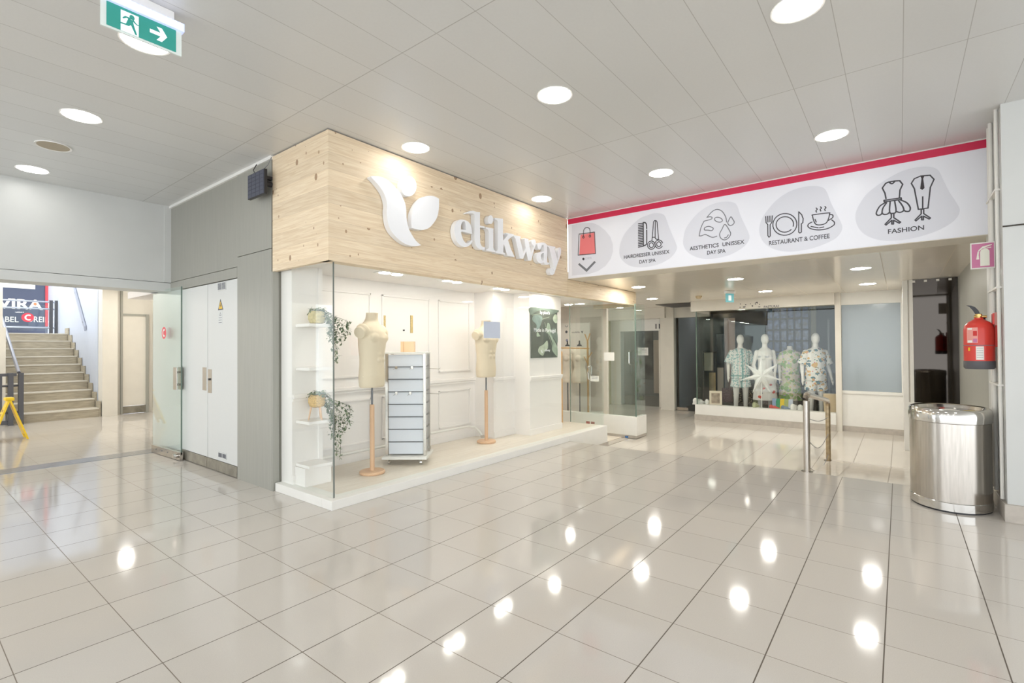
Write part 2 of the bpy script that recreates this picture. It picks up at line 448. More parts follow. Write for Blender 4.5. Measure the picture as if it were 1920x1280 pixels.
shape('lightning_bolt', fr, [bolt], M_ink, ws, off=.002, depth=.0002)
lb = shape('safety_label', fr, [[px_uv(fr, *c4(*p)) for p in ((308, 668), (402, 655), (402, 935), (308, 950))]], mat('label_grey', (214, 216, 214), .5), dr, depth=.0005)
strokes('label_print', fr, [([px_uv(fr, *c4(325, y)), px_uv(fr, *c4(383, y-6))], False) for y in (808, 855, 905)] + [([px_uv(fr, *c4(*p)) for p in ((357, 700), (338, 760), (375, 756))], True)], .006, M_ink2, lb, off=.0015)
# passage behind the left opening
slab('trim_3', (-3, 7.57, 0), (2.24, 7.86, .004), mat('worn_threshold', (150, 152, 156), .25, metal=.5, noise=.25, nscale=6))
slab('wall_back', (2.7, 7.9, 0), (3.62, 7.95, 2.62), M_offwhite)
slab('wall_passage', (3.6, 7.9, 0), (3.7, 12.7, 2.62), M_offwhite)
slab('wall_stairs', (2.73, 12.50, 0), (2.975, 12.8, 5.2), M_offwhite)
bm = B().box((2.975, 12.62, 2.06), (3.62, 12.75, 2.62)).box((2.975, 12.62, 0), (3.055, 12.75, 2.06)).box((3.49, 12.62, 0), (3.62, 12.75, 2.06))
struct(bm.done('wall_back', M_offwhite))
struct(B().box((3.04, 12.56, 0), (3.075, 12.63, 2.62)).box((3.475, 12.56, 0), (3.52, 12.63, 2.07)).box((3.04, 12.58, 2.03), (3.52, 12.63, 2.07)).done('trim_4', M_metalwall))
bd = thing('utility_door', 'cream door with metal kick plate at the far end of the left passage', 'door', (3.27, 12.63, 0))
B().box((3.075, 12.60, .16), (3.475, 12.64, 2.03)).done('panel', M_offwhite, bd, world=True)
B().box((3.075, 12.59, .005), (3.475, 12.64, .155)).done('kick_plate', M_kick, bd, world=True)
M_stw = mat('stair_wall', (200, 206, 218), .4, noise=.02)
slab('wall_stairs', (2.72, 12.8, 0), (2.8, 16.95, 5.2), M_stw)
slab('ceiling', (-2, 12.8, 4.7), (4.5, 19.4, 4.8), M_white)  # unseen roof added to keep direct sky light off the stairs
slab('wall_outside', (-2, 19.35, -.3), (4.5, 19.45, 4.7), M_stw)  # added backdrop wall, shuts out the bright sky behind the banner
slab('wall_outside', (2.8, 16.9, 0), (4.5, 17.0, 4.7), M_stw)
slab('wall_stairs', (.2, 12.9, 0), (1.42, 13.0, 1.75), M_offwhite)
slab('wall_stairs', (-3, 13.1, 0), (1.40, 13.3, 5.2), M_offwhite)
slab('wall_stairs', (1.22, 12.9, 0), (1.33, 18.8, 1.7), M_offwhite)
# stairs: one flight, ten steps
bm = B(); be = B()
for i in range(10):
    y = 12.55+i*.3; z = (i+1)*.171
    bm.box((1.44, y, 0), (2.69, y+(.32 if i < 9 else 3.6), z-.02))
    be.box((1.44, y-.015, z-.02), (2.69, y+(.3 if i < 9 else 3.6), z))
st = thing('staircase', 'worn beige stone staircase of ten steps going up at the far left', 'stairs', (2.07, 12.55, 0))
bm.done('risers', M_stair, st, world=True); be.done('treads', M_stairedge, st, world=True)
bm = B()
for i in range(10):
    y = 12.55+i*.3; z = i*.171
    bm.box((2.692, y-.02, z), (2.714, y+.30, z+.30))
bm.done('side_skirting', M_stair, st, world=True)
hr = thing('wall_handrail', 'white flat handrail sloping along the stair wall', 'handrail', (2.7, 14, 2))
hp = [on_x(137, 538, 2.68), on_x(158, 616, 2.68)]
bm = B(); d = Vector((0, 0, .06))
bm.loft([[p+Vector((0, 0, -.05)), p+Vector((.03, 0, -.05)), p+Vector((.03, 0, .05)), p+Vector((0, 0, .05))] for p in hp]); bm.done('rail', mat('handrail_pale', (170, 174, 186), .4), hr, world=True)
for k in (.15, .85):
    p = hp[0].lerp(hp[1], k); B().cyl(p, p+Vector((.06, 0, 0)), .02).done('bracket', M_ink2, hr, world=True)

# stair balustrade, dark grey steel
sb = thing('stair_balustrade', 'dark grey steel balustrade with round rail beside the staircase foot', 'balustrade', (1.5, 12.35, 0))
def bar(p, q, wx, wy): return ('b', p, q, wx, wy)
for x in (1.555, 1.425):
    B().box((x-.032, 12.33, 0), (x+.032, 12.45, .925)).done('post', M_darkgrey, sb, world=True)
B().box((.9, 12.36, .87), (1.5, 12.43, .92)).done('top_bar', M_darkgrey, sb, world=True); B().box((.9, 12.36, .02), (1.44, 12.43, .09)).done('bottom_bar', M_darkgrey, sb, world=True)
bm = B()
for z in (.23, .7): bm.cyl((.9, 12.39, z), (1.55, 12.39, z), .018)
for x in (1.30, 1.15, 1.0): bm.box((x-.02, 12.37, .05), (x+.02, 12.41, .9))
bm.done('cross_bar', M_darkgrey, sb, world=True)
B().tube([(1.53, 12.40, .93), (1.52, 12.75, 1.15), (1.50, 15.4, 2.62)], .026, 12).done('handrail', mat('rail_grey', (150, 150, 156), .3, metal=.6), sb, world=True)
bm = B()
for k in range(4):
    y = 13+k*.6; zz = 1.3+k*.33
    bm.box((1.36, y-.03, max(0, zz-1.1)), (1.42, y+.03, zz+.02))
bm.done('baluster', M_darkgrey, sb, world=True)
gb = thing('glass_balustrade', 'glass railing with steel bars at the top of the stairs', 'railing', (2.1, 16.5, 1.71))
z0 = on_y(50, 607.0, 16.5).z; zt = on_y(50, 563, 16.5).z
for x in (2.70, 2.60):
    B().box((x-.03, 16.46, 1.71), (x+.03, 16.54, zt+.03)).done('post', M_darkgrey, gb, world=True)
bm = B()
for py in (564, 577.5, 613.5):
    p = on_y(50, py, 16.5); bm.cyl((1.3, 16.5, p.z), (2.7, 16.5, p.z), .02)
bm.done('rail', mat('rail_pale', (176, 182, 196), .3, metal=.6), gb, world=True)
B().box((1.3, 16.495, 1.8), (2.58, 16.505, zt-.1)).done('glass_panel', M_glassg, gb, world=True)
# shop signs seen outside past the stairs
es = thing('shop_banner', 'dark blue-grey shop banner with white capitals beyond the stair top', 'sign', (2, 19, 1.7))
M_ban = mat('banner_slate', (78, 84, 104), .5)
B().box((.6, 19, 1.5), (2.87, 19.06, 3.22)).done('panel', M_ban, es, world=True)
B().box((2.87, 18.98, 2.0), (2.93, 19.06, 3.6)).done('red_edge', mat('banner_red', (196, 70, 78), .5), es, world=True)
B().box((.6, 18.97, 3.03), (2.66, 19.0, 3.22)).done('white_stripe', M_white, es, world=True)
f19 = FY(18.995)
text_px('lettering', f19, 'ELVIRA C', (-44, 577.5), (114, 579.5), 19, M_white, es, bold=.03)
text_px('lettering', f19, 'ISABEL', (-15, 603), (35, 603.5), 10.5, M_white, es, bold=.01)
text_px('lettering', f19, 'OREIRO', (50, 603.5), (104, 604), 10.5, M_white, es, bold=.01)
a = px_uv(FY(18.98), 66, 570)
shape('orange_dot', FY(18.98), [[(a[0]+.032*math.cos(t/12*PI), a[1]+.04*math.sin(t/12*PI)) for t in range(24)]], mat('orange', (236, 130, 84), .5), es)
slab('wall_outside', (2.94, 19.08, 1.5), (3.6, 19.15, 4.6), M_stw)
def logo_disc(x, y, fr, r, par, off):
    a = px_uv(fr, x, y)
    ci = lambda rr, dx=0: [(a[0]+dx+rr*math.cos(t/16*PI), a[1]+rr*math.sin(t/16*PI)) for t in range(32)]
    d = shape('red_disc', fr, [ci(r)], mat('logo_red', (226, 66, 82), .4), par, off=off, depth=.0005)
    arc = [(a[0]+r*.15+r*.52*math.cos(t), a[1]+r*.52*math.sin(t)) for t in [PI*.35+k*PI*1.3/14 for k in range(15)]]
    return d, arc
dsk, arc = logo_disc(52, 595, FY(16.49), .11, gb, .003)
strokes('white_crescent', FY(16.49), [(arc, False)], .03, M_white, dsk, off=.005)

# open glass door of the passage, folded back
gd = thing('glass_door', 'frameless open glass door with steel foot rail and red round logo', 'door', (2.2, 7.15, 0))
y0, y1, dz = 6.735, 7.60, 2.075
def dx(y): return 2.215-(y-y0)*.045
def slabd(a, b, z0, z1, t, name, m, bev=0):
    bm = B(); bm.loft([[Vector((dx(y)-t, y, z)) for z in (z0, z1)]+[Vector((dx(y)+t, y, z)) for z in (z1, z0)] for y in (a, b)])
    return bm.done(name, m, gd, world=True)
slabd(y0, y1, .07, dz, .005, 'glass_pane', M_glassg)
slabd(y0, y0+.006, .07, dz, .007, 'glass_edge', M_edge)
rl = slabd(y0, y1, .005, .10, .016, 'foot_rail', M_steel)
B().cyl((2.17, 6.83, .05), (2.25, 6.83, .05), .02).cyl((2.155, 6.83, .05), (2.18, 6.83, .05), .028).done('rail_bolt', M_chrome, rl, world=True)
bm = B()
for y in (7.1, 7.27, 7.45): bm.cyl((dx(y)-.02, y, .062), (dx(y)-.014, y, .062), .008)
bm.done('rail_screw', M_ink2, rl, world=True)
for s in (-1, 1):
    pa = 6.83
    B().box((dx(pa)+s*.026-.004, pa-.035, .84), (dx(pa)+s*.026+.004, pa+.075, 1.11), .002).cyl((dx(pa), pa+.02, .90), (dx(pa)+s*.024, pa+.02, .90), .012).cyl((dx(pa), pa+.02, 1.05), (dx(pa)+s*.024, pa+.02, 1.05), .012).done('pull_handle', M_steel, gd, world=True)
B().box((2.15, 7.5, 2.05), (2.20, 7.6, 2.11)).done('top_pivot', M_ink2, gd, world=True)
f = FX(2.18)
dsk, arc = logo_disc(310, 624, f, .075, gd, .014)
strokes('white_crescent', f, [(arc, False)], .022, M_white, dsk, off=.017)

# wet floor sign
wf = thing('wet_floor_sign', 'yellow folding wet floor sign standing before the stair balustrade', 'sign', (1.2, 10.4, 0), 0)
M_fade = mat('faded_print', (176, 140, 60), .5)
for s in (1, -1):
    bm = B()
    top = Vector((1.175, 10.35, .61)); foot = Vector((1.36 if s > 0 else .98, 10.35, .01))
    def pt(k, yy, t): 
        p = foot.lerp(top, k); return p+Vector((t, yy, 0))
    outline = [(-.15, .0), (-.15, .06), (-.10, .06), (-.10, .12), (.10, .12), (.10, .06), (.15, .06)]
    ring = []
    for k, hw in ((0, .15), (.12, .15), (.5, .13), (.9, .095), (1, .085)):
        ring.append([pt(k, -hw, -.012), pt(k, hw, -.012), pt(k, hw, .012), pt(k, -hw, .012)])
    bm.loft(ring[1:])
    for yy in (-.15, .09): bm.loft([[pt(k, yy, -.012), pt(k, yy+.06, -.012), pt(k, yy+.06, .012), pt(k, yy, .012)] for k in (0, .12)])
    lg = bm.done('panel', M_yellow, wf, world=True)
    for k, hw in ((.72, .06), (.62, .05), (.3, .07)):
        bm = B(); bm.loft([[pt(kk, -hw, s*.0135), pt(kk, hw, s*.0135)]+[pt(kk, hw, s*.012), pt(kk, -hw, s*.012)] for kk in (k-.03, k+.03)])
        bm.done('printed_warning', M_fade, lg, world=True)
B().box((1.125, 10.26, .585), (1.225, 10.44, .635), .015).done('hinge', M_yellow, wf, world=True)

# ---------------------------------------------------------------- downlights
M_lamp2 = mat('lit_diffuser_corridor', (255, 252, 244), .5, emit=95)
def downlight(x, y, z, r, lab, grp):
    t = thing('downlight', lab, 'ceiling light', (x, y, z), 0, grp)
    B().lathe([(r*1.0, -.001), (r*1.12, -.004), (r*1.12, 0.0), (r*1.0, 0.0)], n=32).done('trim_ring', M_trim, t)
    B().lathe([(.001, -.003), (r, -.003), (r, -.001), (.001, -.001)], n=32).done('diffuser', M_lamp if z > 3 else M_lamp2, t)
    return t
lamps = [(2.975, 3.42, 'lit downlight above the tree-shaped logo, first of two by the wooden fascia'),
         (2.98, 1.93, 'lit downlight in the middle of the ceiling, nearest to the picture centre'),
         (3.02, .41, 'lit downlight cut by the top edge near the right'),
         (4.97, 3.42, 'lit downlight above the letters of the wooden fascia'),
         (5.02, 1.94, 'lit downlight above the shopping bag and comb pictures of the banner'),
         (5.05, .44, 'lit downlight above the fork and cup pictures of the banner'),
         (.953, 3.47, 'lit downlight half hidden behind the green exit sign'),
         (.95, 4.96, 'lit downlight at the left, nearer than the unlit round fitting'),
         (.93, 6.80, 'lit downlight at the far left closest to the white wall'),
         (.95, 1.93, None), (.95, .41, None), (-1.1, 3.43, None), (-1.1, 1.93, None), (-1.1, .41, None), (3.0, -1.1, None), (.95, -1.1, None), (-1.1, 4.96, None), (-1.1, 6.8, None), (-1.1, -1.1, None)]
for x, y, lab in lamps:
    downlight(x, y, CZ, .115, lab or 'round lit downlight of the hall ceiling behind the viewpoint', 'hall ceiling downlights' if lab else 'downlights outside the view')
vf = thing('ceiling_speaker', 'unlit beige round ceiling fitting between two lit downlights', 'ceiling fitting', (.935, 5.866, CZ))
B().lathe([(.11, -.006), (.125, -.010), (.125, -.001), (.11, -.001)], n=32).done('rim', M_trim, vf)
B().lathe([(.0005, -.008), (.11, -.008), (.11, -.002), (.0005, -.002)], n=32).done('grille', mat('beige_grille', (176, 164, 142), .6), vf)
low = [((1379, 523), 'low corridor downlight just above the far exit sign'), ((1435, 546), 'low corridor downlight above the clothes shop header'),
       ((1614, 503), 'low corridor downlight, nearest one under the banner right end'), ((1627, 532), 'low corridor downlight above the frosted window'),
       ((1197, 538), 'low corridor downlight beside the end of the wooden fascia'), ((1223, 560), 'low corridor downlight left of the smoke detector'),
       ((1286, 572), 'farthest corridor downlight, over the glass door of the clothes shop')]
for (px, py), lab in low:
    p = on_z(px, py, LZ)
    downlight(p.x, p.y, LZ, .10, lab, 'low corridor downlights')
p = on_z(1310, 555, LZ)
sd = thing('smoke_detector', 'small beige detector on the low corridor ceiling', 'smoke detector', (p.x, p.y, LZ))
B().lathe([(.001, -.05), (.04, -.05), (.06, -.02), (.06, 0), (.001, 0)]).done('body', mat('detector_beige', (206, 186, 150), .5), sd)

for x, y in ((.8, 9.6), (.8, 11.6), (2.9, 9.6), (2.9, 11.6)):  # fill lamps added out of view to brighten the passage
    downlight(x, y, 2.62, .10, 'unseen downlight added to brighten the left passage, hidden behind the header', 'added passage fill lights behind the header')
# ---------------------------------------------------------------- big banner over the corridor
SX = 5.97
sg = thing('hanging_banner', 'long white banner with crimson top stripe and five service pictures', 'sign', (SX, 1.5, LZ))
B().box((SX, -.635, 2.285), (SX+.12, 3.66, 3.055)).done('board', M_signwhite, sg, world=True)
B().box((SX-.002, -.635, 3.045), (SX+.12, 3.66, 3.118)).done('crimson_stripe', M_red, sg, world=True)
struct(B().box((SX, -.64, 3.118), (SX+.14, 3.67, 3.131)).done('trim_5', M_white))
fs = FX(SX)
cA, cB, cC, cD, cE = crop(1070, 410, 11.6375), crop(1160, 390, 10.667), crop(1280, 370, 10.669), crop(1420, 340, 9.141), crop(1600, 300, 8.0)
def U(c, pts): return [px_uv(fs, *c(*p)) for p in pts]
def blob(c, pts, name='grey_shape'):
    return shape(name, fs, [smooth_loop(U(c, pts))], M_blob, sg, off=0, depth=.0007)
bA = shape('grey_shape', fs, [U(cA, [(28, 140), (200, 100), (480, 90), (620, 150), (760, 260), (870, 400), (920, 560), (920, 720), (870, 880), (760, 1030), (600, 1140), (400, 1205), (28, 1240)])], M_blob, sg, depth=.0007)
bB = blob(cB, [(20, 940), (20, 780), (60, 640), (130, 500), (260, 350), (420, 210), (560, 150), (700, 105), (850, 110), (930, 170), (1000, 360), (1080, 550), (1150, 720), (1160, 820), (1080, 950), (950, 1050), (800, 1120), (600, 1170), (400, 1185), (220, 1150), (90, 1060)])
bC = blob(cC, [(15, 950), (15, 820), (60, 640), (160, 480), (300, 320), (480, 190), (680, 110), (880, 85), (1020, 105), (1090, 170), (1160, 370), (1240, 540), (1320, 720), (1330, 830), (1250, 960), (1080, 1080), (880, 1170), (600, 1225), (380, 1220), (200, 1160), (80, 1070)])
bD = blob(cD, [(40, 900), (38, 780), (80, 640), (170, 500), (320, 330), (520, 190), (750, 105), (950, 80), (1110, 100), (1190, 180), (1260, 360), (1360, 560), (1440, 720), (1450, 830), (1360, 960), (1180, 1060), (920, 1150), (620, 1200), (400, 1190), (220, 1130), (100, 1030)])
bE = blob(cE, [(35, 900), (40, 780), (100, 650), (210, 500), (420, 340), (700, 180), (950, 110), (1150, 105), (1270, 150), (1340, 280), (1440, 480), (1560, 660), (1595, 760), (1540, 880), (1380, 1000), (1150, 1100), (850, 1180), (550, 1210), (350, 1190), (180, 1120), (80, 1020)])
O1 = .0022
def el(c, cx, cy, rx, ry, tilt=0, n=28, a0=0, a1=2*PI):
    return [c2 for c2 in U(c, [(cx+rx*math.cos(t)*math.cos(tilt)-ry*math.sin(t)*math.sin(tilt), cy+rx*math.cos(t)*math.sin(tilt)+ry*math.sin(t)*math.cos(tilt)) for t in [a0+(a1-a0)*k/n for k in range(n if a1-a0 > 6.2 else n+1)]])]
def S(c, pts, closed=False, sm=True):
    p = U(c, pts)
    return (smooth_loop(p, closed, 4) if sm and len(p) > 2 else p, closed)
# shopping bag
bag = shape('bag_fill', fs, [U(cA, [(215, 350), (190, 790), (545, 760), (520, 300)])], M_pink, sg, off=O1, depth=.0003)
strokes('bag_outline', fs, [S(cA, [(185, 335), (165, 795), (545, 760), (522, 290)], True, False), S(cA, [(282, 380), (286, 260), (320, 205), (360, 192), (400, 205), (424, 250), (426, 365)]), (el(cA, 280, 402, 18, 20), True), (el(cA, 422, 382, 18, 20), True)], .010, M_ink, sg, off=O1+.001)
shape('arrow_down', fs, [U(cA, [(165, 1000), (190, 965), (350, 1095), (520, 918), (550, 950), (350, 1162)])], M_ink2, sg, off=O1, depth=.0003)
shape('logo_dot', fs, [el(cA, 280, 878, 24, 28)], M_ink, sg, off=O1, depth=.0003)
text_px('lettering', fs, 'CMMI', cA(315, 895), cA(455, 875), 4, mat('faint_print', (196, 198, 208), .4), sg, off=O1)
# comb and scissors
L = [S(cB, [(395, 315+k*33.3), (492, 303+k*33)], False, False) for k in range(15)]
strokes('comb_teeth', fs, L, .013, M_ink, sg, off=O1)
strokes('comb_back', fs, [S(cB, [(493, 288), (495, 757)], False, False), S(cB, [(493, 290), (530, 292), (555, 325), (562, 412)]), S(cB, [(562, 438), (562, 690), (545, 735), (498, 757)])], .014, M_ink, sg, off=O1+.0005)
strokes('scissors', fs, [S(cB, [(665, 655), (700, 275), (720, 250), (750, 250), (770, 280), (800, 640)], False, False), S(cB, [(735, 255), (731, 570), (755, 620), (790, 630)]), S(cB, [(680, 585), (725, 585)], False, False), (el(cB, 655, 742, 76, 82), True), (el(cB, 655, 742, 44, 48), True), (el(cB, 805, 722, 78, 82, a0=.5, a1=6.0), False), (el(cB, 805, 722, 44, 48), True)], .011, M_ink, sg, off=O1)
# face mask and drops
strokes('face_mask', fs, [S(cC, [(485, 400), (590, 285), (690, 240), (790, 280), (860, 390), (880, 495)]), S(cC, [(485, 400), (555, 387), (592, 408), (560, 440), (430, 475)]), S(cC, [(430, 475), (370, 600), (330, 770)]), S(cC, [(330, 770), (380, 768), (450, 742), (520, 770), (600, 800), (685, 775)]), (el(cC, 717, 447, 80, 46, .25), True), S(cC, [(440, 650), (445, 605), (520, 580), (600, 605), (610, 640), (575, 665), (510, 655)], True)], .010, M_ink2, sg, off=O1)
strokes('water_drops', fs, [S(cC, [(848, 540), (785, 640), (740, 735), (765, 815), (835, 850), (912, 815), (960, 735), (935, 660)], True), S(cC, [(965, 390), (920, 465), (903, 515), (930, 555), (968, 562), (1015, 535), (1032, 490), (1005, 440)], True), S(cC, [(835, 812), (880, 798), (915, 748)])], .010, M_ink2, sg, off=O1)
# cutlery and cup
strokes('fork_drawing', fs, [S(cD, [(144, 600), (150, 705), (180, 742), (182, 930), (200, 958), (222, 935), (220, 745), (250, 700), (256, 588)], False, False), S(cD, [(180, 595), (183, 700)], False, False), S(cD, [(216, 592), (218, 695)], False, False)], .010, M_ink, sg, off=O1)
strokes('knife_drawing', fs, [S(cD, [(710, 520), (710, 868), (730, 885), (755, 868), (755, 728), (780, 708), (786, 640), (760, 570)], True, False)], .010, M_ink, sg, off=O1)
strokes('plate', fs, [(el(cD, 472, 737, 206, 186, -.15), True), (el(cD, 472, 738, 150, 132, -.15, a0=.9, a1=6.7), False)], .010, M_ink, sg, off=O1)
st3 = lambda dx_, dy: S(cD, [(1008+dx_, 455+dy), (1026+dx_, 478+dy), (1006+dx_, 502+dy), (1016+dx_, 530+dy)])
strokes('coffee_cup', fs, [S(cD, [(945, 590), (962, 573), (1218, 540), (1236, 560), (1220, 640), (1180, 712), (1100, 742), (1020, 742), (978, 700)], True), S(cD, [(1240, 570), (1290, 575), (1290, 622), (1220, 668)]), S(cD, [(940, 695), (880, 730), (870, 775), (930, 815), (1060, 832), (1200, 810), (1310, 750), (1320, 700), (1275, 660)]), S(cD, [(920, 772), (1045, 795)], False, False), S(cD, [(1065, 795), (1140, 780)], False, False), S(cD, [(990, 650), (1010, 700)], False, False), st3(0, 0), st3(73, -20), st3(150, -25)], .010, M_ink, sg, off=O1)
# dress form and suit form
def stand(dx_, dy): return S(cE, [(x+dx_, y+dy) for x, y in ((570, 800), (570, 868), (478, 962), (492, 975), (577, 903), (577, 960), (602, 960), (602, 903), (690, 947), (708, 932), (607, 865), (607, 800))], False, False)
strokes('dress_form', fs, [S(cE, [(490, 580), (475, 500), (435, 420), (485, 350), (530, 330), (620, 315), (695, 310), (740, 365), (700, 450), (690, 565)], False, False), S(cE, [(530, 330), (580, 356), (625, 318)]), S(cE, [(460, 605), (715, 568), (722, 590), (465, 628)], True, False),
    S(cE, [(490, 635), (400, 690), (345, 790), (365, 828), (410, 820), (432, 790)]), S(cE, [(500, 640), (445, 720), (432, 790), (460, 815), (510, 810), (545, 780)]), S(cE, [(552, 625), (545, 780), (590, 800), (640, 770), (620, 615)]), S(cE, [(680, 610), (738, 690), (755, 755), (700, 785), (640, 770)]), S(cE, [(710, 600), (800, 640), (852, 710), (840, 765), (790, 770), (755, 750)]), stand(0, 0)], .012, M_ink, sg, off=O1)
strokes('suit_form', fs, [S(cE, [(915, 280), (1010, 240), (1150, 228), (1210, 290), (1155, 410), (1120, 720), (975, 740), (915, 430), (870, 350)], True, False), S(cE, [(1040, 550), (1040, 740)], False, False), stand(448, -62)], .011, M_ink, sg, off=O1)
shape('necktie', fs, [U(cE, [(1005, 240), (1068, 235), (1048, 280), (1068, 420), (1035, 448), (1002, 430), (1022, 280)])], mat('tie_black', (44, 34, 38), .4), sg, off=O1+.001, depth=.0003)
for s, c, a, b_, h, bo in (('HAIRDRESSER', cB, (108, 1015), (638, 950), 70, .012), ('UNISSEX', cB, (668, 946), (1018, 905), 70, .012), ('DAY SPA', cB, (415, 1110), (740, 1075), 70, .012),
                       ('AESTHETICS', cC, (142, 1062), (722, 990), 76, .012), ('UNISSEX', cC, (797, 978), (1236, 922), 76, .012), ('DAY SPA', cC, (490, 1145), (860, 1102), 76, .012),
                       ('RESTAURANT & COFFEE', cD, (203, 1095), (1240, 970), 72, .012), ('FASHION', cE, (520, 1108), (1062, 1042), 68, .015)):
    pa, pb = c(*a), c(*b_); sc = {cB: 10.667, cC: 10.669, cD: 9.141, cE: 8.0}[c]
    # keep the baseline level on the board
    text_px('lettering', fs, s, pa, pb, h/sc, M_ink, sg, off=O1, bold=bo)
struct(B().box((5.97, -.64, 2.278), (6.35, 3.66, 2.284)).done('trim_6', M_offwhite))

# ---------------------------------------------------------------- the etikway shop: fascia, curb, glass
YF = 3.67
fa = thing('wooden_fascia', 'pale knotty pine fascia wrapping the shop corner above the glass', 'shop fascia', (4, YF, 2.046))
M_w = M_wood
B().box((2.262, YF, 2.046), (5.97, YF+.12, CZ-.01)).done('front_boards', M_w, fa, world=True)
B().box((2.256, YF-.002, 2.046), (2.30, 4.60, CZ-.01)).done('side_boards', M_w, fa, world=True)
bm = B(); ringb = []
pts = [(5.965, YF), (8.2, YF)]+[(8.2+.3*math.sin(t), YF+.3-.3*math.cos(t)) for t in [k*PI/12 for k in range(1, 7)]]+[(8.5, 4.6)]
ins = [(5.965, YF+.1), (8.2, YF+.1)]+[(8.2+.2*math.sin(t), YF+.3-.2*math.cos(t)) for t in [k*PI/12 for k in range(1, 7)]]+[(8.4, 4.6)]
bm.loft([[Vector((p[0], p[1], 2.046)), Vector((p[0], p[1], LZ-.003)), Vector((q[0], q[1], LZ-.003)), Vector((q[0], q[1], 2.046))] for p, q in zip(pts, ins)])
bm.done('curved_end', M_w, fa, world=True)
cu = B().box((2.272, 3.655, 0), (5.96, 3.80, .078), .004).box((2.272, 3.802, 0), (2.42, 4.59, .078), .004)
struct(cu.done('trim_7', M_white))
struct(B().box((5.96, 3.655, LF), (7.10, 3.80, .078), .006).done('trim_8', M_white))
struct(B().box((5.976, 3.645, LF), (7.11, 3.81, LF+.07)).done('baseboard_shop', M_base))
slab('floor', (2.40, 3.79, LF), (7.10, 6.2, .074), M_lam)
GY = 3.735
struct(B().box((2.345, GY-.005, .078), (4.80, GY+.005, 2.05)).done('window_1', M_glass))
struct(B().box((4.806, GY-.005, .078), (7.09, GY+.005, 2.05)).done('window_2', M_glass))
struct(B().box((2.325, GY-.012, .078), (2.335, 4.60, 2.05)).done('window_3', M_glass))
struct(B().box((2.332, GY-.014, .078), (2.342, GY-.006, 2.05)).done('trim_9', mat('glass_corner', (112, 118, 112), .3)))
struct(B().box((2.315, 4.596, .078), (2.345, 4.615, 2.05)).done('trim_10', mat('window_profile', (120, 118, 108), .5)))
slab('wall_shop', (2.256, 4.60, 0), (2.33, 4.63, 2.046), M_metalwall)
# interior walls
SZ = 2.095
slab('wall_shop', (2.335, 4.40, .074), (2.635, 4.6, SZ), M_shopwhite)
slab('wall_shop', (2.60, 4.75, .074), (5.20, 4.85, SZ), M_shopwhite)
slab('wall_shop', (2.595, 4.39, .074), (2.637, 4.85, SZ), M_shopwhite)
slab('wall_shop', (5.20, 4.40, .074), (5.67, 4.95, SZ), M_shopwhite)
slab('wall_shop', (5.66, 4.12, .074), (6.49, 4.95, SZ), M_shopwhite)
slab('ceiling', (2.31, 3.80, SZ), (8.15, 9.2, SZ+.1), M_shopwhite)
slab('wall_shop', (2.6, 8.9, .074), (10.0, 9.0, SZ), M_shopwhite)
slab('wall_shop', (8.97, 4.62, LF), (9.05, 9.0, LZ), mat('rose_white_paint', (238, 226, 216), .5))
slab('floor', (7.1, 3.8, LF), (8.95, 8.95, LF+.012), M_lam)
slab('trim_11', (7.1, 3.66, LF), (8.5, 3.84, LF+.006), M_base)
def moulding(name, x0, x1, z0, z1, y, rect=True):
    bm = B(); t = .022
    def bar_(a, b, c, d):
        bm.box((a, y-.014, c), (b, y, d), .004)
    bar_(x0, x1, z1-t, z1)
    if rect:
        bar_(x0, x1, z0, z0+t); bar_(x0, x0+t, z0, z1); bar_(x1-t, x1, z0, z1)
    return struct(bm.done(name, M_shopwhite))
def dado(x0, x1, y, side=None):
    struct(B().box((x0, y-.02, .835), (x1, y, .86), .004).box((x0, y-.03, .86), (x1, y, .905), .008).done('trim_12', M_shopwhite))
    struct(B().box((x0, y-.014, .074), (x1, y, .16), .003).done('baseboard_shop', M_shopwhite))
dado(2.64, 5.2, 4.75); dado(2.335, 2.635, 4.40); dado(5.2, 5.66, 4.40); dado(5.655, 6.49, 4.12)
for x0, x1 in ((2.75, 3.45), (3.6, 4.35), (4.5, 5.1)):
    moulding('trim_13', x0, x1, .26, .76, 4.75)
    moulding('trim_13', x0, x1, 1.0, 1.95, 4.75)
# skirting pipe at the back wall
hp_ = thing('heating_pipe', 'white pipe running along the shop window back wall above the floor', 'pipe', (4.2, 4.7, .075))
B().tube([(2.7, 4.70, .19), (4.1, 4.70, .19), (4.15, 4.68, .18), (4.18, 4.62, .12), (4.19, 4.6, .08)], .016).done('pipe', M_white, hp_, world=True)
B().tube([(4.3, 4.69, .24), (5.0, 4.69, .24), (5.1, 4.66, .22), (5.14, 4.6, .15), (5.15, 4.56, .08)], .016).done('pipe', M_white, hp_, world=True)
B().cyl((4.19, 4.6, .074), (4.19, 4.6, .11), .028).done('valve', M_chrome, hp_, world=True); B().cyl((5.15, 4.56, .074), (5.15, 4.56, .11), .028).done('valve', M_chrome, hp_, world=True)
bx = lambda p, q: None
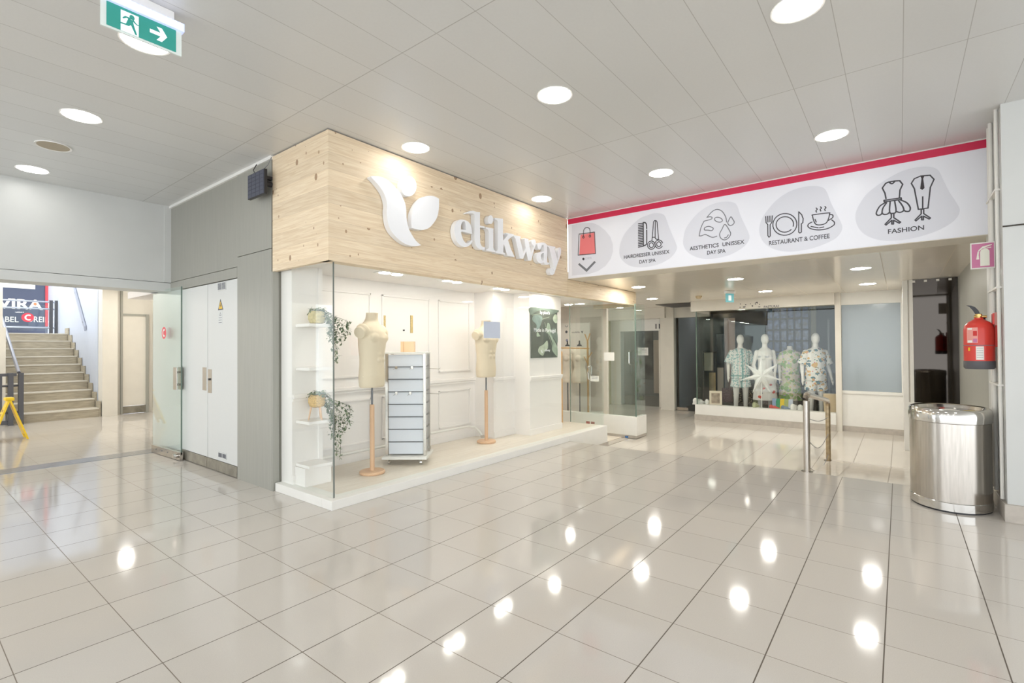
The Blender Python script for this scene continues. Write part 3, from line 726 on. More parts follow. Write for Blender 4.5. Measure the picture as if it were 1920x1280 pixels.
# window display spotlights in the shop ceiling
for (px, py), lab in (((733, 512), 'square spotlight fitting nearest the shop corner'), ((848, 527), 'middle square spotlight fitting of the shop window'), ((940, 541), 'square spotlight fitting by the glass joint')):
    p = on_z(px, py, SZ)
    t = thing('square_spotlight', lab, 'ceiling light', (p.x, p.y, SZ), 0, 'square spotlights over the shop window')
    B().box((-.16, -.08, -.006), (.16, .08, 0)).done('frame', M_trim, t)
    for sx in (-1, 1):
        B().lathe([(.001, -.009), (.055, -.009), (.055, -.006), (.001, -.006)], c=(sx*.078, 0, 0)).done('bulb', mat('spot_bulb', (255, 250, 240), .5, emit=60), t)
for (x, y, k) in ((6.0, 3.95, 0), (6.75, 4.4, 1), (7.75, 4.75, 2), (6.6, 6.6, 3), (8.2, 7.2, 4)):  # third lamp is put near the board to brighten it
    t = thing('shop_downlight', ('round shop downlight right above the green poster', 'round shop downlight between the poster and the clothes stand', 'round downlight placed to brighten the round logo board deep in the shop', 'round downlight in the rear of the shop', 'round downlight in the rear right of the shop')[k], 'ceiling light', (x, y, SZ), 0, 'round downlights in the shop')
    B().lathe([(.07, -.001), (.085, -.004), (.085, 0), (.07, 0)]).done('trim_ring', M_trim, t)
    B().lathe([(.001, -.003), (.07, -.003), (.07, -.001), (.001, -.001)]).done('diffuser', mat('shop_bulb', (255, 249, 238), .5, emit=95), t)

# fascia lettering
fl = FY(YF)
LD, LB = .030, .006
l1, l2, lg = crop(840, 380, 10.667), crop(940, 420, 10.667), crop(680, 320, 8.0)
flf = FY(YF-LB-2*LD)
def letter(name, lab, cat, loops, sm=True, sub=4):
    lp = [smooth_loop([px_uv(flf, *c) for c in l], True, sub) if sm else [px_uv(flf, *c) for c in l] for l in loops]
    o = shape(name, fl, lp, M_letter, None, off=LB, depth=LD)
    o['group'] = 'white raised fascia lettering'
    return tag(o, lab, cat)
def T(c, pts): return [c(*p) for p in pts]
lgL = 'white raised logo curve shaped like a bending stem, left of the lettering'
letter('raised_logo_curve', lgL, 'sign logo', [T(lg, [(125, 85), (200, 78), (300, 100), (390, 150), (470, 225), (545, 310), (600, 400), (640, 500), (655, 600), (660, 720), (690, 860), (740, 960), (800, 1050), (868, 1110), (870, 1116), (800, 1130), (700, 1120), (610, 1080), (520, 1010), (440, 920), (390, 820), (367, 700), (362, 600), (368, 520), (350, 420), (310, 320), (240, 220), (180, 150)])])
letter('raised_logo_disc', 'white raised logo disc beside the bending stem', 'sign logo', [T(lg, [(692+116*math.cos(t/10*PI), 232+152*math.sin(t/10*PI)) for t in range(20)])], sub=2)
letter('raised_logo_leaf', 'white raised logo leaf right of the bending stem', 'sign logo', [T(lg, [(738, 855), (732, 760), (740, 650), (780, 540), (840, 450), (920, 390), (1000, 375), (1080, 385), (1143, 418), (1146, 424), (1145, 550), (1120, 690), (1060, 790), (990, 860), (900, 888), (820, 880), (744, 860)])], sub=3)
letter('letter_e', 'white raised letter e, first of the word', 'sign letter', [T(l1, [(300, 338), (350, 350), (400, 375), (445, 425), (470, 500), (482, 600), (480, 622), (380, 600), (268, 577), (272, 640), (290, 700), (320, 765), (360, 805), (400, 808), (440, 785), (472, 745), (487, 775), (450, 835), (390, 875), (320, 882), (250, 852), (190, 790), (150, 700), (130, 610), (128, 520), (150, 430), (190, 365), (240, 337)]),
    T(l1, [(262, 530), (262, 470), (275, 410), (300, 375), (332, 370), (352, 410), (360, 470), (362, 543), (358, 547), (268, 535)])], sub=3)
letter('letter_t', 'white raised tall letter t after the e', 'sign letter', [T(l1, [(385, 215), (390, 185), (440, 165), (500, 160), (570, 180), (640, 187), (640, 455), (735, 475), (735, 508), (640, 495), (645, 800), (670, 860), (700, 885), (740, 890), (738, 930), (700, 942), (640, 935), (590, 900), (555, 840), (538, 760), (535, 240), (500, 215), (440, 205)])], sm=False)
idot = smooth_loop([px_uv(flf, *l1(852+52*math.cos(t/10*PI), 337+88*math.sin(t/10*PI))) for t in range(20)], True, 2)
istem = [px_uv(flf, *c) for c in T(l1, [(755, 485), (910, 515), (910, 905), (922, 940), (948, 962), (948, 990), (765, 955), (762, 928), (800, 920), (818, 895), (818, 590), (800, 535), (755, 510)])]
li = shape('letter_i', fl, [istem, idot], M_letter, None, off=LB, depth=LD)
tag(li, 'white raised letter i with its dot', 'sign letter', 'white raised fascia lettering')
letter('letter_k', 'white raised letter k in the middle of the word', 'sign letter', [T(l1, [(940, 302), (1100, 320), (1103, 755), (1200, 650), (1190, 630), (1165, 622), (1165, 600), (1318, 632), (1310, 663), (1265, 685), (1200, 745), (1267, 945), (1329, 1070), (1329, 1087), (1190, 1058), (1115, 830), (1105, 990), (1140, 1007), (1138, 1040), (955, 1000), (955, 965), (985, 960), (1000, 920), (1003, 400), (985, 350), (940, 332)])], sm=False)
letter('letter_w', 'white raised letter w', 'sign letter', [T(l2, [(250, 222), (385, 245), (385, 275), (370, 280), (435, 540), (447, 600), (490, 480), (465, 300), (470, 280), (545, 300), (540, 320), (602, 610), (640, 500), (655, 440), (615, 400), (600, 350), (625, 312), (665, 305), (690, 345), (690, 400), (655, 510), (600, 728), (535, 725), (495, 540), (437, 695), (370, 680), (285, 290), (250, 245)])], sm=False)
letter('letter_a', 'white raised letter a between the w and the y', 'sign letter', [T(l2, [(725, 385), (780, 370), (850, 370), (900, 400), (918, 460), (918, 740), (935, 765), (962, 775), (955, 802), (900, 812), (865, 800), (852, 765), (800, 788), (750, 770), (715, 720), (705, 650), (720, 590), (770, 560), (852, 545), (850, 450), (840, 415), (810, 425), (800, 480), (770, 510), (740, 490), (722, 430)]), T(l2, [(795, 610), (850, 575), (850, 715), (822, 722), (800, 690)])], sub=3)
letter('letter_y', 'white raised letter y, last of the word', 'sign letter', [T(l2, [(912, 420), (1082, 455), (1080, 485), (1062, 495), (1110, 660), (1130, 740), (1150, 640), (1138, 560), (1140, 500), (1160, 465), (1187, 475), (1197, 520), (1190, 600), (1110, 830), (1075, 940), (1058, 990), (1025, 1020), (985, 1005), (965, 950), (970, 900), (1000, 875), (1030, 890), (1045, 930), (1058, 930), (1062, 905), (960, 480), (940, 455), (912, 440)])], sm=False)

# ---------------------------------------------------------------- window display
def shelf(i, px, py, lab):
    p = on_y(px, py, 4.40)
    return tag(B().box((2.37, 4.17, p.z-.028), (2.625, 4.398, p.z), .003).done('wall_shelf', M_shopwhite), lab, 'shelf', 'white shelves in the shop corner')
zs = [on_y(575, y, 4.29).z for y in (607, 688.5, 788, 869)]
labs = ('white wall shelf, topmost of the corner shelves, under the upper hanging plant', 'empty white wall shelf, second from the top in the shop corner', 'white wall shelf with the basket planter on legs', 'white wall shelf, lowest of the corner shelves, above the white block')
for z, lab in zip(zs, labs):
    t = tag(B().box((2.37, 4.17, z-.028), (2.60, 4.398, z), .003).done('wall_shelf', M_shopwhite), lab, 'shelf', 'white shelves in the shop corner')
tag(B().box((2.36, 4.22, .0745), (2.62, 4.395, zs[3]-.03)).done('display_block', M_shopwhite), 'low white block on the shop floor under the lowest corner shelf', 'block')
M_leaf = mat('leaf_green', (96, 116, 84), .6, noise=.3, nscale=60); M_leafp = mat('leaf_pale', (150, 160, 128), .6, noise=.2, nscale=60)
M_stem = mat('stem_brown', (110, 104, 78), .7)
def plant(z, lab, seed, legs, mpot, strands):
    r = random.Random(seed)
    cx, cy = 2.50, 4.26
    t = thing('trailing_plant', lab, 'potted plant', (cx, cy, z))
    zb = z+(.115 if legs else .0)
    prof = [(.035, 0), (.062, .01), (.076, .045), (.076, .08), (.066, .112), (.056, .118), (.056, .10), (.001, .10)]
    B().lathe([(a, b) for a, b in prof], c=(0, 0, zb-z), n=24).done('basket_pot', mpot, t, smooth='auto')
    if legs:
        for k in range(3):
            a = .6+k*2.1
            B().cyl((.05*math.cos(a), .05*math.sin(a), .12), (.072*math.cos(a), .072*math.sin(a), 0), .008, .006).done('pot_leg', M_beech, t)
    lf, lf2, sm_ = B(), B(), B()
    def leaf(p, b, s):
        a = r.uniform(0, 2*PI); e = r.uniform(-1.2, .3)
        d = Vector((math.cos(a)*math.cos(e), math.sin(a)*math.cos(e), math.sin(e))); sd_ = d.cross(Vector((0, 0, 1))).normalized(); nn = sd_.cross(d)
        L_ = s; W = s*.27
        b.poly([p, p+d*L_*.35+sd_*W+nn*.002, p+d*L_*.75+sd_*W*.7, p+d*L_, p+d*L_*.75-sd_*W*.7, p+d*L_*.35-sd_*W+nn*.002])
    for k in range(90):
        a = r.uniform(0, 2*PI); q = r.uniform(0, .085)
        leaf(Vector((q*math.cos(a), q*math.sin(a), zb-z+.10+r.uniform(0, .055))), lf if r.random() < .7 else lf2, r.uniform(.025, .045))
    for (ex, ey, ln) in strands:
        pts = []; n = 26
        for i in range(n+1):
            k = i/n
            out = min(1, k*2.2)
            pts.append(Vector((ex*out+.014*math.sin(k*9+ex*40), ey*out+.012*math.sin(k*8+ln*9), zb-z+.12+.02*math.sin(min(1, k*5)*PI)-ln*max(0, k-.06))))
        sm_.tube(pts, .0018, 4)
        for i in range(2, n):
            for _ in range(3 if i < n*.75 else 2):
                leaf(pts[i]+Vector((r.uniform(-.018, .018), r.uniform(-.018, .018), r.uniform(-.01, .01))), lf if r.random() < .75 else lf2, r.uniform(.024, .042))
    lf.done('leaves', M_leaf, t); lf2.done('pale_leaves', M_leafp, t); sm_.done('stems', M_stem, t)
plant(zs[0], 'trailing plant in a pale glazed pot on the topmost corner shelf', 3, False, mat('pale_basket', (206, 190, 140), .7, noise=.25, nscale=40), [(.10, -.06, .30), (.13, -.10, .42), (.11, -.14, .52), (.16, -.12, .34), (.17, -.17, .30), (.08, -.10, .22), (.20, -.2, .24), (.13, -.07, .50)])
plant(zs[2], 'trailing plant in a woven basket pot on three wooden legs', 8, True, mat('woven_basket', (214, 176, 112), .8, noise=.3, nscale=70, bump=.4), [(.11, -.06, .45), (.13, -.10, .60), (.15, -.13, .66), (.18, -.12, .42), (.20, -.17, .36), (.10, -.10, .30), (.22, -.19, .30), (.14, -.08, .62)])

def male_torso(t, m):
    bm = B(); n = 28
    S_ = [(0, .150, .105, 0), (.02, .156, .112, 0), (.10, .162, .118, 0), (.22, .150, .108, 0), (.30, .152, .108, 0), (.40, .172, .118, -.003), (.49, .186, .120, -.005), (.555, .190, .108, 0), (.60, .165, .088, .003), (.635, .115, .075, .006), (.66, .078, .066, .004), (.69, .062, .060, 0), (.74, .060, .058, -.004)]
    bm.loft([[Vector((a*math.cos(2*PI*i/n)*(1-.0*abs(math.sin(2*PI*i/n))), yo+b*math.sin(2*PI*i/n), z)) for i in range(n)] for z, a, b, yo in S_])
    for s in (-1, 1):
        bm.ell((s*.180, 0, .555), (.052, .068, .075))
        bm.ell((s*.080, -.088, .490), (.082, .030, .050))
        for k, z in enumerate((.39, .33, .27)): bm.ell((s*.035, -.097, z), (.032, .022, .027))
    o = bm.done('torso', m, t, mods=remesh(.007, 5)); return o
def tailor(name, lab, x, y, m, group, rz=.42):
    t = thing(name, lab, 'mannequin', (x, y, .075), 0, group)
    o = male_torso(t, m); o.location = (0, 0, .86)
    t.rotation_euler = (0, 0, rz)
    for s in (-1, 1): B().cyl((s*.205, 0, .86+.545), (s*.232, 0, .86+.535), .060, .056, 24).done('arm_cap', m, t)
    B().lathe([(.001, 0), (.12, 0), (.125, .008), (.125, .022), (.115, .03), (.001, .03)], n=36).done('base_disc', M_beech, t)
    B().lathe([(.0, .03), (.023, .03), (.023, .675), (.020, .685), (.0, .685)], n=18).done('wooden_post', M_beech, t)
    B().cyl((0, 0, .68), (0, 0, .90), .010).done('steel_rod', M_ink2, t)
    B().lathe([(.001, 0), (.060, 0), (.060, .006), (.001, .006)], c=(0, -.004, 1.594)).done('neck_cap', m, t)
    return t
g_ = 'cream torso mannequins in the shop window'
tailor('torso_mannequin', 'cream linen torso on a wooden post, beside the slatted rack', 3.04, 4.166, M_linen, g_)
tailor('torso_mannequin', 'cream linen torso on a wooden post, half behind the pale blue square', 4.922, 4.293, M_linen, g_, .1)

# slatted rack with casters
rk = thing('slatwall_rack', 'white slatted display rack on casters between the two torsos', 'display rack', (3.60, 4.28, .075), -.92)
W_, D_ = .205, .16
B().box((-.24, -.21, .062), (.24, .21, .088), .004).done('base_board', M_white, rk)
B().box((-W_-.02, -.13, 1.185), (W_+.02, .13, 1.203), .003).done('top_board', M_white, rk)
for k in range(8):
    z = .10+k*.135
    B().box((-W_+.02, -.115, z+.005), (W_-.02, .115, z+.128)).done('slat_panel', mat('slat_white', (224, 228, 236), .35), rk)
for s in (-1, 1):
    for q in (-1, 1):
        B().box((s*W_-.014, q*.115-.014, .088), (s*W_+.014, q*.115+.014, 1.186)).done('corner_post', M_steel, rk)
bm = B()
for k in range(1, 8): bm.box((-W_+.012, -.121, .10+k*.135-.006), (W_-.012, .121, .10+k*.135+.003))
bm.done('groove_rail', M_ink2, rk)
for sx in (-1, 1):
    for sy in (-1, 1):
        B().cyl((sx*.17-.012, sy*.15, .026), (sx*.17+.012, sy*.15, .026), .025).box((sx*.17-.01, sy*.15-.008, .03), (sx*.17+.01, sy*.15+.008, .064)).done('caster', M_chrome, rk)
for (x, z) in ((-.10, 1.02), (.07, 1.02), (-.10, .745), (.05, .745)):
    B().box((x-.012, -.128, z), (x+.012, -.121, z+.03)).tube([(x, -.127, z+.01), (x, -.25, z+.004)], .0025, 6).done('peg_hook', M_steel, rk)
for z in (1.02, .745):
    B().tube([(W_, 0, z), (W_+.14, 0, z-.006), (W_+.15, 0, z+.006)], .003, 6).tube([(-W_, .02, z), (-W_-.12, .02, z-.006)], .003, 6).done('peg_hook', M_chrome, rk)
ob = thing('perspex_box', 'small translucent orange box on top of the slatted rack', 'box', (3.60, 4.28, 1.279), -.92)
B().box((-.075, -.035, 0), (.075, .035, .115), .002).done('box', mat('amber_perspex', (244, 206, 164), .2), ob)
B().box((-.045, -.037, .001), (-.041, .037, .1155)).done('seam', mat('amber_dark', (214, 160, 110), .3), ob)
# gilt strips + dot on the back wall
for px in (721, 772):
    a = on_y(px-2.5, 591, 4.745); b_ = on_y(px+2, 624, 4.745)
    tag(B().box((a.x, 4.742, b_.z), (b_.x+.001, 4.749, a.z), .001).done('wall_patch', mat('peeled_ochre', (214, 188, 130), .7, noise=.3, nscale=80)), 'thin ochre strip on the shop back wall, %s' % ('right behind the nearer torso' if px == 721 else 'above the orange box'), 'strip', 'ochre strips on the shop wall')
a = on_y(757, 619, 4.745)
tag(B().cyl((a.x, 4.75, a.z), (a.x, 4.735, a.z), .009).done('wall_hook', M_black), 'tiny dark peg on the shop back wall between the two ochre strips', 'hook')
a = on_y(907, 602, GY-.008); b_ = on_y(938, 634, GY-.008)
tag(B().box((a.x, GY-.008, b_.z), (b_.x, GY-.0055, a.z)).done('window_sticker', mat('pale_blue_vinyl', (204, 212, 228), .5)), 'pale blue square sticker on the shop glass before the second torso', 'sticker')
# green leaf poster
po = thing('leaf_poster', 'dark green tropical leaf poster with white lettering on the shop pillar', 'poster', (6.0, 4.11, 1.5))
A0, A1 = on_y(994.5, 576, 4.115), on_y(1044.5, 669.5, 4.115)
M_pg = mat('poster_green', (92, 98, 90), .45, noise=.3, nscale=6)
B().box((A0.x, 4.108, A1.z), (A1.x, 4.118, A0.z)).done('sheet', M_pg, po, world=True)
fp = FY(4.107)
PW, PH = A1.x-A0.x, A0.z-A1.z
def PL(pts): return [(A0.x+u*PW, A1.z+v*PH) for u, v in pts]
mg = [mat('print_leaf_%d' % i, c, .5, noise=.25, nscale=14) for i, c in enumerate(((164, 180, 160), (118, 132, 122), (132, 150, 144), (184, 196, 174)))]
for i, (pts, k) in enumerate((([(.2, .45), (.3, .33), (.5, .3), (.62, .42), (.55, .5), (.66, .48), (.8, .3), (.78, .16), (.92, .05), (1, .02), (1, .2), (.9, .32), (.78, .45), (.7, .68), (.6, .7), (.55, .5), (.35, .44), (.24, .52)], 0),
                           ([(0, .85), (.2, .93), (.5, .97), (.75, .9), (1, .95), (1, 1), (0, 1)], 1), ([(.05, .75), (.2, .65), (.15, .5), (.3, .6), (.42, .8), (.3, .86), (.1, .84)], 2),
                           ([(.25, .12), (.42, .04), (.5, .12), (.62, .2), (.6, .35), (.45, .27), (.3, .22)], 3), ([(.82, .8), (.9, .9), (1, .88), (1, .75), (.92, .72)], 3), ([(.72, .5), (.85, .62), (1, .5), (1, .3), (.88, .38)], 1))):
    shape('printed_leaf', fp, [smooth_loop(PL(pts), True, 4)], mg[k], po, off=.0002*i, depth=.0001)
strokes('leaf_vein', fp, [(PL([(.5, .72), (.68, .4), (.85, .16)]), False), (PL([(.05, .85), (.4, .9)]), False), (PL([(.4, .78), (.68, .84)]), False)], .006, mg[3], po, off=.0017)
text_uv('lettering', fp, 'Made in Portugal', A0.x+.10*PW, A1.z+.525*PH, A0.x+.92*PW, .055, M_letter, po, off=.002, bold=.004)
text_uv('lettering', fp, 'by plant’s', A0.x+.33*PW, A1.z+.89*PH, A0.x+.70*PW, .045, M_letter, po, off=.002, bold=.02)
text_uv('lettering', fp, 'etikway', A0.x+.48*PW, A1.z+.13*PH, A0.x+.70*PW, .035, M_letter, po, off=.002, bold=.01)
shape('logo_print', fp, [smooth_loop(PL([(.34, .16), (.38, .15), (.4, .11), (.43, .15), (.45, .165), (.42, .12), (.40, .09), (.37, .12)]), True, 2)], M_letter, po, off=.002, depth=.0001)

# ---------------------------------------------------------------- shop doorway, white box and what stands behind
BX = 7.9
wb = tag(B().box((BX, 3.52, LF+.056), (BX+.09, 5.12, .125), .004).box((BX+.092, 3.522, LF+.056), (BX+.42, 3.60, .124), .003).done('display_plinth', M_white), 'low white plinth in the shop doorway with small stickers on its face', 'plinth')
B().box((BX+.004, 3.53, LF+.012), (BX+.085, 5.10, LF+.055)).box((BX+.09, 3.53, LF+.012), (BX+.41, 3.59, LF+.055)).done('skirting', M_base, wb)
f9 = FX(BX-.001)
for (x0, y0, x1, y1, c, nm) in ((1099, 789, 1106, 803, (190, 90, 80), 'red_sticker'), (1108, 790, 1115, 803, (170, 100, 90), 'red_sticker'), (1172, 816.5, 1178, 822, (80, 130, 190), 'blue_sticker')):
    a = px_uv(f9, x0, y0); b_ = px_uv(f9, x1, y1)
    shape(nm, f9, [[(a[0], a[1]), (b_[0], a[1]), (b_[0], b_[1]), (a[0], b_[1])]], mat(nm, c, .5, noise=.5, nscale=60), wb, off=0, depth=.0005)
struct(B().box((BX+.03, 3.55, .125), (BX+.04, 4.62, 2.05)).done('window_4', M_glassg))
struct(B().box((BX+.03, 3.54, .125), (BX+.42, 3.55, 2.05)).done('window_5', M_glassg))
struct(B().box((BX+.025, 3.535, .125), (BX+.045, 3.552, 2.05)).done('trim_14', M_edge))
dg_ = thing('shop_glass_door', 'frameless glass shop door standing open, with steel handle and paper notices', 'door', (7.13, 4.0, LF))
DX = 7.14
B().box((DX, 3.74, LF+.02), (DX+.01, 4.36, 2.04)).done('glass_pane', M_glassg, dg_, world=True)
B().box((DX-.002, 4.355, LF+.02), (DX+.012, 4.362, 2.04)).done('glass_edge', M_edge, dg_, world=True)
hy = on_x(1106, 712, DX).y
for s in (-1, 1):
    B().tube([(DX, hy, .78), (DX+s*.05, hy, .80), (DX+s*.06, hy, .9), (DX+s*.05, hy, 1.0), (DX, hy, 1.02)], .013, 10).done('pull_handle', M_chrome, dg_, world=True)
fd = FX(DX-.002)
def paper(fr, x0, y0, x1, y1, par=None, m=None, lines=3):
    a = px_uv(fr, x0, y0); b_ = px_uv(fr, x1, y1)
    o = shape('paper_notice', fr, [[(a[0], a[1]), (b_[0], a[1]), (b_[0], b_[1]), (a[0], b_[1])]], m or M_white, par, off=0, depth=.0004)
    if lines: strokes('printed_text', fr, [([(a[0]+(b_[0]-a[0])*.15, a[1]+(b_[1]-a[1])*k), (a[0]+(b_[0]-a[0])*.85, a[1]+(b_[1]-a[1])*k)], False) for k in [.25+.5*q/lines for q in range(lines)]], .006, M_ink2, o, off=.001)
    return o
paper(fd, 1107, 704, 1123, 715, dg_, lines=2)
paper(FX(BX+.028), 1132.5, 660.5, 1152, 676, None, lines=0)
o = bpy.data.objects[-1] if False else None
sl = thing('second_glass_door', 'glass door leaf with steel handle right of the shop doorway plinth', 'door', (8.25, 4.0, LF))
B().box((8.36, 3.62, LF+.02), (8.37, 4.25, 2.04)).done('glass_pane', M_glassg, sl, world=True)
hy2 = on_x(1181.5, 693, 8.36).y
B().tube([(8.36, hy2, 1.0), (8.31, hy2, 1.02), (8.31, hy2, 1.22), (8.36, hy2, 1.24)], .012, 10).done('pull_handle', M_chrome, sl, world=True)
# info board
ib = thing('info_board', 'tall cream board with small dark round emblems behind the two body forms', 'board', (8.62, 5.16, 0.05))
B().box((8.60, 4.80, .03), (8.63, 5.50, 1.80), .004).done('panel', mat('board_cream', (240, 232, 224), .5), ib, world=True)
struct(B().box((8.59, 4.7, LF+.013), (8.95, 5.6, .028)).done('trim_15', M_white))
f8 = FX(8.599)
for (px, py, k) in ((1062.5, 610, 0), (1062, 622, 1), (1063, 638, 2)):
    a = px_uv(f8, px, py); r_ = .028
    ci = [(a[0]+r_*math.cos(t/10*PI), a[1]+r_*math.sin(t/10*PI)) for t in range(20)]
    if k == 0: strokes('emblem', f8, [(ci[10:]+ci[:1], False)], .01, M_ink2, ib, off=.001)
    else: shape('emblem', f8, [ci], (M_ink, mat('violet_grey', (150, 146, 176), .5))[k-1], ib, depth=.0004)
text_px('lettering', f8, 'eticklife', (1072, 624.5), (1087, 623.5), 3.2, M_ink, ib, off=.001)
lfm = px_uv(f8, 1091.5, 622)
shape('logo_print', f8, [[(lfm[0]-.025, lfm[1]+.02), (lfm[0]-.012, lfm[1]+.02), (lfm[0], lfm[1]), (lfm[0]+.012, lfm[1]+.025), (lfm[0]+.025, lfm[1]+.02), (lfm[0]+.005, lfm[1]-.025), (lfm[0]-.005, lfm[1]-.025)]], M_ink, ib, depth=.0004)
def female_form(x, y, lab):
    t = thing('body_form', lab, 'mannequin', (x, y, LF+.012), -.6, 'pale body forms behind the doorway')
    bm = B(); n = 24
    S_ = [(.86, .135, .095), (.90, .150, .11), (.98, .158, .115), (1.08, .135, .095), (1.16, .110, .085), (1.24, .125, .092), (1.34, .140, .10), (1.43, .150, .09), (1.49, .135, .07), (1.525, .08, .055), (1.55, .05, .048), (1.58, .045, .045)]
    bm.loft([[Vector((a*math.cos(2*PI*i/n), b*math.sin(2*PI*i/n), z)) for i in range(n)] for z, a, b in S_])
    for s in (-1, 1):
        bm.ell((s*.065, -.075, 1.34), (.06, .055, .06)); bm.ell((s*.135, 0, 1.46), (.04, .05, .06))
    bm.done('torso', M_linen2, t, mods=remesh(.009, 5))
    B().lathe([(0, 1.575), (.05, 1.575), (.04, 1.60), (.018, 1.61), (.012, 1.65), (.016, 1.665), (.0, 1.69)]).done('neck_finial', M_black, t)
    B().cyl((0, 0, .02), (0, 0, .9), .011).done('pole', M_black, t)
    B().lathe([(0, 0), (.13, 0), (.13, .01), (.02, .02), (0, .02)]).done('foot_disc', M_black, t)
    return t
def at_ray(px, X): 
    d = ray(px, 660); return d.y*X/d.x
female_form(8.40, at_ray(1064, 8.40), 'pale body form on a black pole, left one before the cream board')
female_form(8.38, at_ray(1086.5, 8.38), 'pale body form on a black pole, right one beside the clothes tree')
ct = thing('clothes_stand', 'bamboo clothes stand with side pegs behind the shop glass', 'clothes stand', (7.4, 4.6, LF))
ya, yb = at_ray(1051, 7.0), at_ray(1102, 8.1)
yaa = at_ray(1044, 8.3)
B().cyl((6.95, at_ray(1052, 6.95), .074), (6.95, at_ray(1052, 6.95), 1.25), .022).done('post', M_bamboo, ct, world=True)
bm = B(); y_ = at_ray(1052, 6.95)
for z in (.30, .55, .75, .9, 1.05, 1.2): bm.cyl((6.95, y_, z), (6.90, y_+.09, z+.01), .008)
bm.done('peg', M_bamboo, ct, world=True)
tr = thing('clothes_tree', 'bamboo clothes tree with forked top right of the body forms', 'clothes stand', (8.3, yb, LF))
B().cyl((8.1, yb, LF+.012), (8.1, yb, 1.45), .017).done('trunk', M_bamboo, tr, world=True)
B().cyl((8.1, yb, 1.42), (8.1, yb+.06, 1.56), .011).cyl((8.1, yb, 1.42), (8.1, yb-.05, 1.57), .011).cyl((8.1, yb, 1.1), (8.1, yb-.09, 1.22), .009).cyl((8.1, yb, 1.0), (8.1, yb+.08, 1.14), .009).done('fork', M_bamboo, tr, world=True)
B().cyl((8.1, yb-.03, 1.29), (8.1, yaa+.05, 1.31), .012).done('hanging_rail', M_bamboo, tr, world=True)

# ---------------------------------------------------------------- corridor side
slab('wall_far', (12.4, 4.86, LF), (12.5, 4.90, LZ), M_offwhite)
hd = slab('wall_far', (12.38, 4.86, 1.73), (12.5, 6.3, 2.04), M_white)
struct(B().box((11.9, 4.55, 2.02), (12.5, 7.0, LZ)).done('trim_16', M_offwhite))
nb = text_px('shop_number', FX(12.378), '11', (1229, 615.5), (1237.5, 615.7), 8.5, M_ink, None, bold=.03)
tag(nb, 'dark number 11 on the white shop header in the far corridor', 'number')
slab('wall_far', (12.0, 4.36, LF), (12.35, 4.70, LZ), M_offwhite)
slab('wall_far', (12.38, 5.96, LF), (12.6, 6.25, 1.73), M_white)
slab('wall_far', (12.2, 6.25, LF), (12.6, 9.4, LZ), mat('greenish_cream', (206, 204, 176), .5))
struct(B().box((12.40, 4.9, LF), (12.41, 5.96, 1.73)).done('window_6', M_glassg))
M_dim = mat('dim_grey_wall', (120, 116, 110), .6, noise=.1, nscale=2)
slab('wall_far', (15.0, 4.7, LF), (15.1, 9.4, LZ), M_dim)
slab('floor', (12.5, 4.9, LF), (16, 9.4, LF+.006), mat('dim_floor', (132, 122, 112), .25))
def cabinet(name, lab, cat, a, b, m, g=None):
    return tag(B().box(a, b, .01).done(name, m), lab, cat, g)
p = on_x(1200, 700, 14.0)
cabinet('cloth_curtain', 'brown and teal hanging cloth inside the shop numbered 11', 'curtain', (13.9, at_ray(1225, 13.95), .35), (13.96, at_ray(1199, 13.95), LZ), mat('brown_teal_cloth', (106, 104, 100), .8, noise=.6, nscale=3))
cabinet('display_board', 'pinkish beige board at the right inside the shop numbered 11', 'board', (13.5, at_ray(1240, 13.5), .0), (13.55, at_ray(1225, 13.5), 1.5), mat('pinkish_board', (190, 172, 156), .6))
paper(FX(12.39), 1196, 651.5, 1215.5, 666, None)

# clothes shop
CX = 10.82
slab('wall_far', (10.72, .93, 2.06), (10.95, 3.52, LZ), M_offwhite)
slab('wall_far', (12.05, 3.52, 2.02), (12.15, 4.36, LZ), M_offwhite)
slab('wall_far', (10.75, .93, LF+.12), (10.95, 3.46, .075), M_white)
slab('wall_far', (10.955, 3.37, LF+.12), (12.05, 3.455, .07), M_white)
struct(B().box((10.955, 3.36, LF), (12.05, 3.47, LF+.12)).done('baseboard_far', M_base))
struct(B().box((10.735, .93, LF), (10.95, 3.47, LF+.12)).done('baseboard_far', M_base))
slab('wall_far', (10.80, .84, LF), (11.0, .93, LZ), M_offwhite)
fw = FX(10.718)
rr_ = random.Random(5)
pc = []
for k in range(16):
    px = rr_.uniform(1386, 1425); py = 571+rr_.uniform(-4, 5)-(px-1390)*.02
    a = px_uv(fw, px, py); s_ = rr_.uniform(.006, .02); pc.append([(a[0]+s_*math.cos(t)*rr_.uniform(.5, 1.2), a[1]+s_*.7*math.sin(t)) for t in (0, 1, 2, 3, 4, 5)])
rem = shape('letter_remains', fw, pc, M_ink, None, depth=.0006)
tag(rem, 'dark scattered remains of lettering on the clothes shop header', 'lettering')
rm2 = text_px('header_lettering', fw, '·PASTURAS', (1431, 577), (1461, 576), 4.2, M_ink, None, bold=.01)
tag(rm2, 'small dark broken lettering at the right of the clothes shop header', 'lettering')
struct(B().box((CX, .93, .075), (CX+.01, 3.44, 2.06)).done('window_7', M_glass))
struct(B().box((CX+.01, 3.435, .075), (12.05, 3.445, 2.04)).done('window_8', M_glassg))
struct(B().box((CX-.004, 3.43, .075), (CX+.014, 3.448, 2.06)).done('trim_17', M_edge))
fdn = thing('far_glass_door', 'glass door of the clothes shop beside the cream column', 'door', (12.1, 3.9, LF))
B().box((12.08, 3.50, LF+.02), (12.09, 4.34, 2.02)).done('glass_pane', M_glassg, fdn, world=True)
B().box((12.07, 4.05, LF+.01), (12.10, 4.33, LF+.08)).done('foot_clamp', M_steel, fdn, world=True)
M_back = mat('shop_grey_blue', (92, 96, 106), .7, noise=.12, nscale=1.5)
